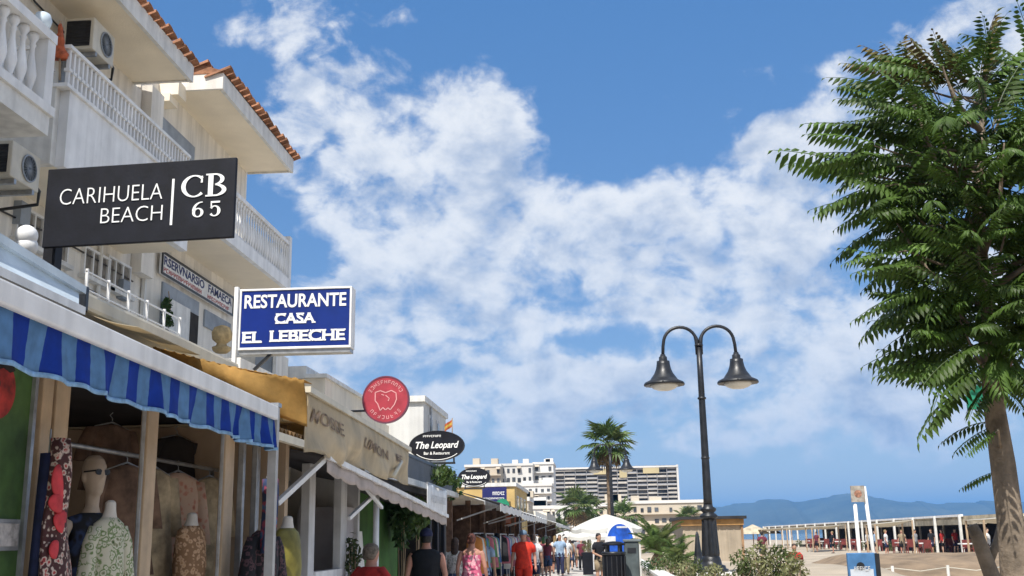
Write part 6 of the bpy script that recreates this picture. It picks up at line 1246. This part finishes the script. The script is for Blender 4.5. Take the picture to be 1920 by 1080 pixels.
    for (hp, kn, an) in legs:
        k = MB(); k.loft([[(an.x+rx*H_*math.cos(a), an.y+(oy+ry*math.sin(a))*H_, an.z-.047*H_+zz_*H_) for a in [2*math.pi*j/12 for j in range(12)]] for zz_, rx, ry, oy in ((0,.028,.07,-.035),(.016,.029,.071,-.035),(.032,.027,.06,-.028),(.042,.023,.03,-.005))]); lb(k, 'shoe', M_shoe)
    hm = HAIR[hair]; k = MB(); hy = .010
    k.loft([ring(hc+dz_, rx, ry, oy, 24, .03, 9, dz_*80) for dz_, rx, ry, oy in ((-.045,.036,.030,.030),(-.02,.045,.040,.024),(.008,.0485,.050,.013),(.03,.047,.056,.006),(.055,.038,.048,.006),(.072,.018,.026,.006))])
    if style == 'long': k.loft([ring(z, a, b, o, 16, .06, 5) for z, a, b, o in ((.79,.030,.012,.062),(.83,.046,.02,.054),(.88,.048,.03,.040),(.94,.046,.034,.024))])
    if style == 'bun': k.ell((0,.055*H_,(hc+.03)*H_), .024*H_, .024*H_, .024*H_, 10, 8)
    lb(k, 'hair', hm, rem=.012)
    if hat:
        k = MB(); k.loft([ring(hc+dz_, rx, ry, .004, 24) for dz_, rx, ry in ((.008,.050,.060),(.03,.051,.061),(.055,.043,.052),(.074,.022,.028),(.078,.005,.006))]); c = lb(k, 'cap', hat)
        k = MB(); k.loft([[(rx*H_*math.cos(a), (-.045-ry*max(0,math.sin(a)))*H_, (hc+zz_)*H_) for a in [math.pi*j/12 for j in range(13)]] for zz_, rx, ry in ((.008,.044,.058),(.013,.044,.058))]); lb(k, 'brim', hat, c)
    if extra == 'backpack':
        k = MB(); k.loft([[(a_*H_, b_*H_, z*H_) for a_, b_ in ((-r_,.06),(r_,.06),(r_*1.05,.10),(r_*.6,.145),(-r_*.6,.145),(-r_*1.05,.10))] for z, r_ in ((.56,.06),(.58,.078),(.66,.08),(.74,.072),(.78,.05))]); lb(k, 'backpack', mat('pale backpack', (.62,.60,.56), .8, .15))
    if extra == 'bag':
        k = MB(); k.loft([[(.16*H_+a_*H_, b_*H_, z*H_) for a_, b_ in ((-r_*.4,-r_),(r_*.4,-r_),(r_*.4,r_),(-r_*.4,r_))] for z, r_ in ((.36,.05),(.38,.07),(.46,.07),(.50,.06))]); b = lb(k, 'bag', mat('navy bag', (.02,.03,.12), .7)); k = MB(); k.tube([(.16*H_,-.05*H_,.50*H_),(.14*H_,-.02*H_,.66*H_),(.10*H_,0,.83*H_),(.14*H_,.03*H_,.66*H_),(.16*H_,.05*H_,.50*H_)], .010, 6); lb(k, 'bag_strap', M_shoe, b)
    return t
M_redt = mat('red cotton', (.46,.03,.025), .9, .2, 9); M_redb = mat('bright red cotton', (.72,.045,.02), .85, .15, 9); M_blk = mat('black cotton', (.012,.013,.017), .9, .2, 9); M_navyc = mat('navy cloth', (.018,.022,.07), .8, .2, 9); M_whc = mat('white cotton', (.72,.72,.72), .9, .08, 9); M_pat = mat_print('white leaf print shirt', [(.62,.62,.58),(.70,.70,.66),(.20,.22,.16),(.66,.64,.6)], 26); M_pinkd = mat_print('pink patterned dress', [(.62,.14,.26),(.72,.28,.38),(.75,.45,.48),(.6,.12,.22)], 16)
M_greyc = mat('grey cotton', (.28,.29,.31), .9, .15, 9); M_denim = mat('denim', (.05,.08,.17), .9, .2, 12); M_khaki = mat('khaki cotton', (.32,.25,.16), .9, .15, 9); M_ltb = mat('light blue cotton', (.30,.42,.58), .9, .15, 9); M_maroon = mat('maroon cotton', (.16,.03,.05), .9, .15, 9)
AWAY, TOW = math.pi, 0.0
person('elderly person in a red T-shirt seen from behind at the green restaurant', 697, 12.3, 1.555, AWAY-.5, ('tshirt', M_redt), ('trousers', M_khaki), 'grey', 2, 0, wide=1.18)
person('man in a black tank top and navy cap seen from behind', 799, 15.6, 1.74, AWAY+.15, ('tank', M_blk), ('shorts', M_navyc), 'dark', 2, .3, hat=M_navyc, wide=1.08)
person('person in a white leaf-print shirt with curly brown hair', 853, 22.0, 1.62, AWAY, ('shirt', M_pat), ('trousers', M_denim), 'brown', 0, .3, 'long')
person('woman in a pink patterned sleeveless dress with auburn hair', 884, 21.0, 1.69, AWAY-.1, ('dress', M_pinkd), None, 'red', 2, .3, 'bun', wide=1.08, extra=None)
person('person in a pale shirt carrying a navy bag beyond the pink dress', 905, 25.0, 1.70, AWAY, ('tshirt', M_ltb), ('shorts', M_navyc), 'dark', 0, .4, extra='bag')
person('man in bright red shirt and shorts walking towards the camera', 981, 28.5, 1.78, TOW, ('tshirt', M_redb), ('shorts', M_redb), 'brown', 2, .5, hat=mat('grey blue cap', (.16,.24,.34), .8, .1), wide=1.12)
person('person in a white top and navy shorts just right of the red man', 999, 33.0, 1.70, AWAY, ('tshirt', M_whc), ('shorts', M_navyc), 'brown', 0, .4, extra='bag')
person('man in grey T-shirt and navy shorts left of the red man', 931, 32.0, 1.74, AWAY, ('tshirt', M_greyc), ('shorts', M_navyc), 'dark', 0, .4)
person('person in denim shorts standing under the charcoal awning', 943, 34.0, 1.66, AWAY+.4, ('tshirt', M_ltb), ('shorts', M_denim), 'brown', 1, .2, 'long')
person('woman in a dark dress walking away down the middle of the street', 1030, 52.0, 1.66, AWAY, ('dress', mat('dark plum dress', (.05,.02,.03), .9, .3, 9)), None, 'dark', 0, .4, 'long', vox=.02)
person('person in a white shirt with a pale backpack and dark trousers', 1057, 56.0, 1.74, AWAY, ('shirt', M_whc), ('trousers', M_blk), 'dark', 1, .4, extra='backpack', vox=.02)
person('person in black clothes walking ahead near the parasol', 1076, 60.0, 1.70, AWAY, ('tshirt', M_blk), ('trousers', M_blk), 'dark', 0, .4, vox=.02)
person('person in a maroon top beside the dark planter box', 1089, 55.0, 1.5, TOW+.5, ('tshirt', M_maroon), ('trousers', M_blk), 'brown', 1, .1, vox=.02)
person('person in a dark shirt standing behind the round litter bin', 1122, 36.0, 1.70, TOW+.8, ('tshirt', M_blk), ('shorts', M_khaki), 'dark', 0, .1, arm=1.2)
far_cl = [(M_whc,'white'),(M_blk,'black'),(M_greyc,'grey'),(M_ltb,'light blue'),(M_maroon,'maroon'),(M_redt,'red'),(M_khaki,'khaki')]
for i, (px, Y, c, wh) in enumerate(((1010,64,0,'left of the dark dress'),(1019,72,3,'far down the street left of the dark dress'),(1041,70,1,'right behind the dark dress'),(1049,84,4,'far down the street left of the backpack'),(1066,90,2,'far down the street right of the backpack'),(1035,98,0,'deep in the crowd at the end of the street'),(1003,80,2,'at the far awnings right of the red man'),(960,46,6,'in the shade of the pale awning'),(968,52,0,'at the far shop fronts left of the red man'),(950,44,5,'under the pale awning left of the red man'),(1083,100,3,'beyond the parasols'),(1024,110,1,'in the far crowd by the stepped house'))):
    m_, cn_ = far_cl[c]; person('far walker in a %s top %s' % (cn_, wh), px, Y, 1.62+.12*((i*7) % 3)/2, AWAY if i % 3 else TOW, ('tshirt', m_), ('shorts' if i % 2 else 'trousers', (M_navyc, M_blk, M_denim)[i % 3]), ('dark','brown','blond')[i % 3], i % 3, .4, vox=.026)
for i, (px, Y, m_, cn_) in enumerate(((1487,36,M_redt,'red'),(1428,60,M_maroon,'maroon'),(1660,72,M_whc,'white'),(1745,73,M_blk,'black'),(1790,74,M_redt,'bright red'))):
    person('person in a %s top %s' % (cn_, ('on the sand beside the shrubs','under the far end of the beach bar roof','among the tables right of the twin-post sign','among the tables in the middle of the beach bar','near the last white post of the beach bar')[i]), px, Y, 1.62, (TOW, AWAY, 1.2, -1.0, .5)[i], ('tshirt', m_), ('shorts', M_navyc), ('brown','dark','blond')[i % 3], i % 3, .2, vox=.026, z0=-.35 if i == 0 else .1)

rd = random.Random(31); nmz = ['white','black','grey','light blue','maroon','red','khaki']
spots = [(1004,58),(1013,88),(1022,62),(1033,76),(1038,120),(1046,64),(1053,106),(1061,72),(1070,66),(1075,112),(1081,76),(1092,88),(996,70),(988,60),(978,72),(1028,140),(1044,170)]
spots2 = [(1000,42),(1012,46),(1040,50),(1049,47),(1068,54),(1083,58),(972,40),(989,45),(1026,44),(1060,49)]
for i, (px, Y) in enumerate(spots2):
    c = (i*3+1) % 7; person('walker in a %s top, %s from the left in the middle of the promenade' % (nmz[c], ORD[sorted(spots2).index((px, Y))]), px, Y, 1.56+.05*(i % 4), AWAY if i % 3 else TOW, ('tshirt' if i % 2 else 'tank', far_cl[c][0]), ('shorts' if i % 3 else 'trousers', (M_denim, M_khaki, M_blk, M_navyc)[i % 4]), ('brown','dark','blond','grey')[i % 4], i % 3, .5, ('long','short')[i % 2], extra=(None,'backpack','bag')[i % 3], vox=.024)
for i, (px, Y) in enumerate(spots):
    c = (i*5+2) % 7; person('far stroller in a %s top, %s from the left in the distant crowd' % (nmz[c], ORD[sorted(spots).index((px, Y))]), px, Y, 1.58+.04*(i % 5), AWAY if i % 4 else TOW, ('tshirt' if i % 3 else 'shirt', far_cl[c][0]), ('shorts' if i % 2 else 'trousers', (M_denim, M_blk, M_khaki, M_navyc)[i % 4]), ('dark','brown','grey','blond')[i % 4], i % 3, .45, ('short','long')[i % 2], vox=.03)
for i in range(8):
    px = (1625,1640,1690,1715,1765,1560,1530,1850)[i]; Y = (76,80,74,72,75,84,90,52)[i]; person('guest in a %s top, %s from the left at the beach bar tables' % (nmz[(i*3) % 7], ORD[sorted((1625,1640,1690,1715,1765,1560,1530,1850)).index(px)]), px, Y, 1.60, rd.uniform(-2,2), ('tshirt', far_cl[(i*3) % 7][0]), ('shorts', M_blk), ('dark','brown','blond')[i % 3], i % 3, .1, vox=.03, z0=.1)
# ------------------------------------------------------------------ sea air over the bay
hz = MB().box(-3500, 15000, -400, 17000, -2, 330).build('haze', [])
hz['kind'] = 'stuff'; hm_ = bpy.data.materials.new('sea haze'); hm_.use_nodes = True; nt = hm_.node_tree; nt.nodes.remove(nt.nodes['Principled BSDF'])
pvol = nt.nodes.new('ShaderNodeVolumePrincipled'); pvol.inputs['Color'].default_value = (.16,.48,1.0,1); pvol.inputs['Density'].default_value = 1.8e-4; pvol.inputs['Anisotropy'].default_value = 0.0
nt.links.new(pvol.outputs[0], nt.nodes['Material Output'].inputs['Volume']); hz.data.materials.append(hm_)
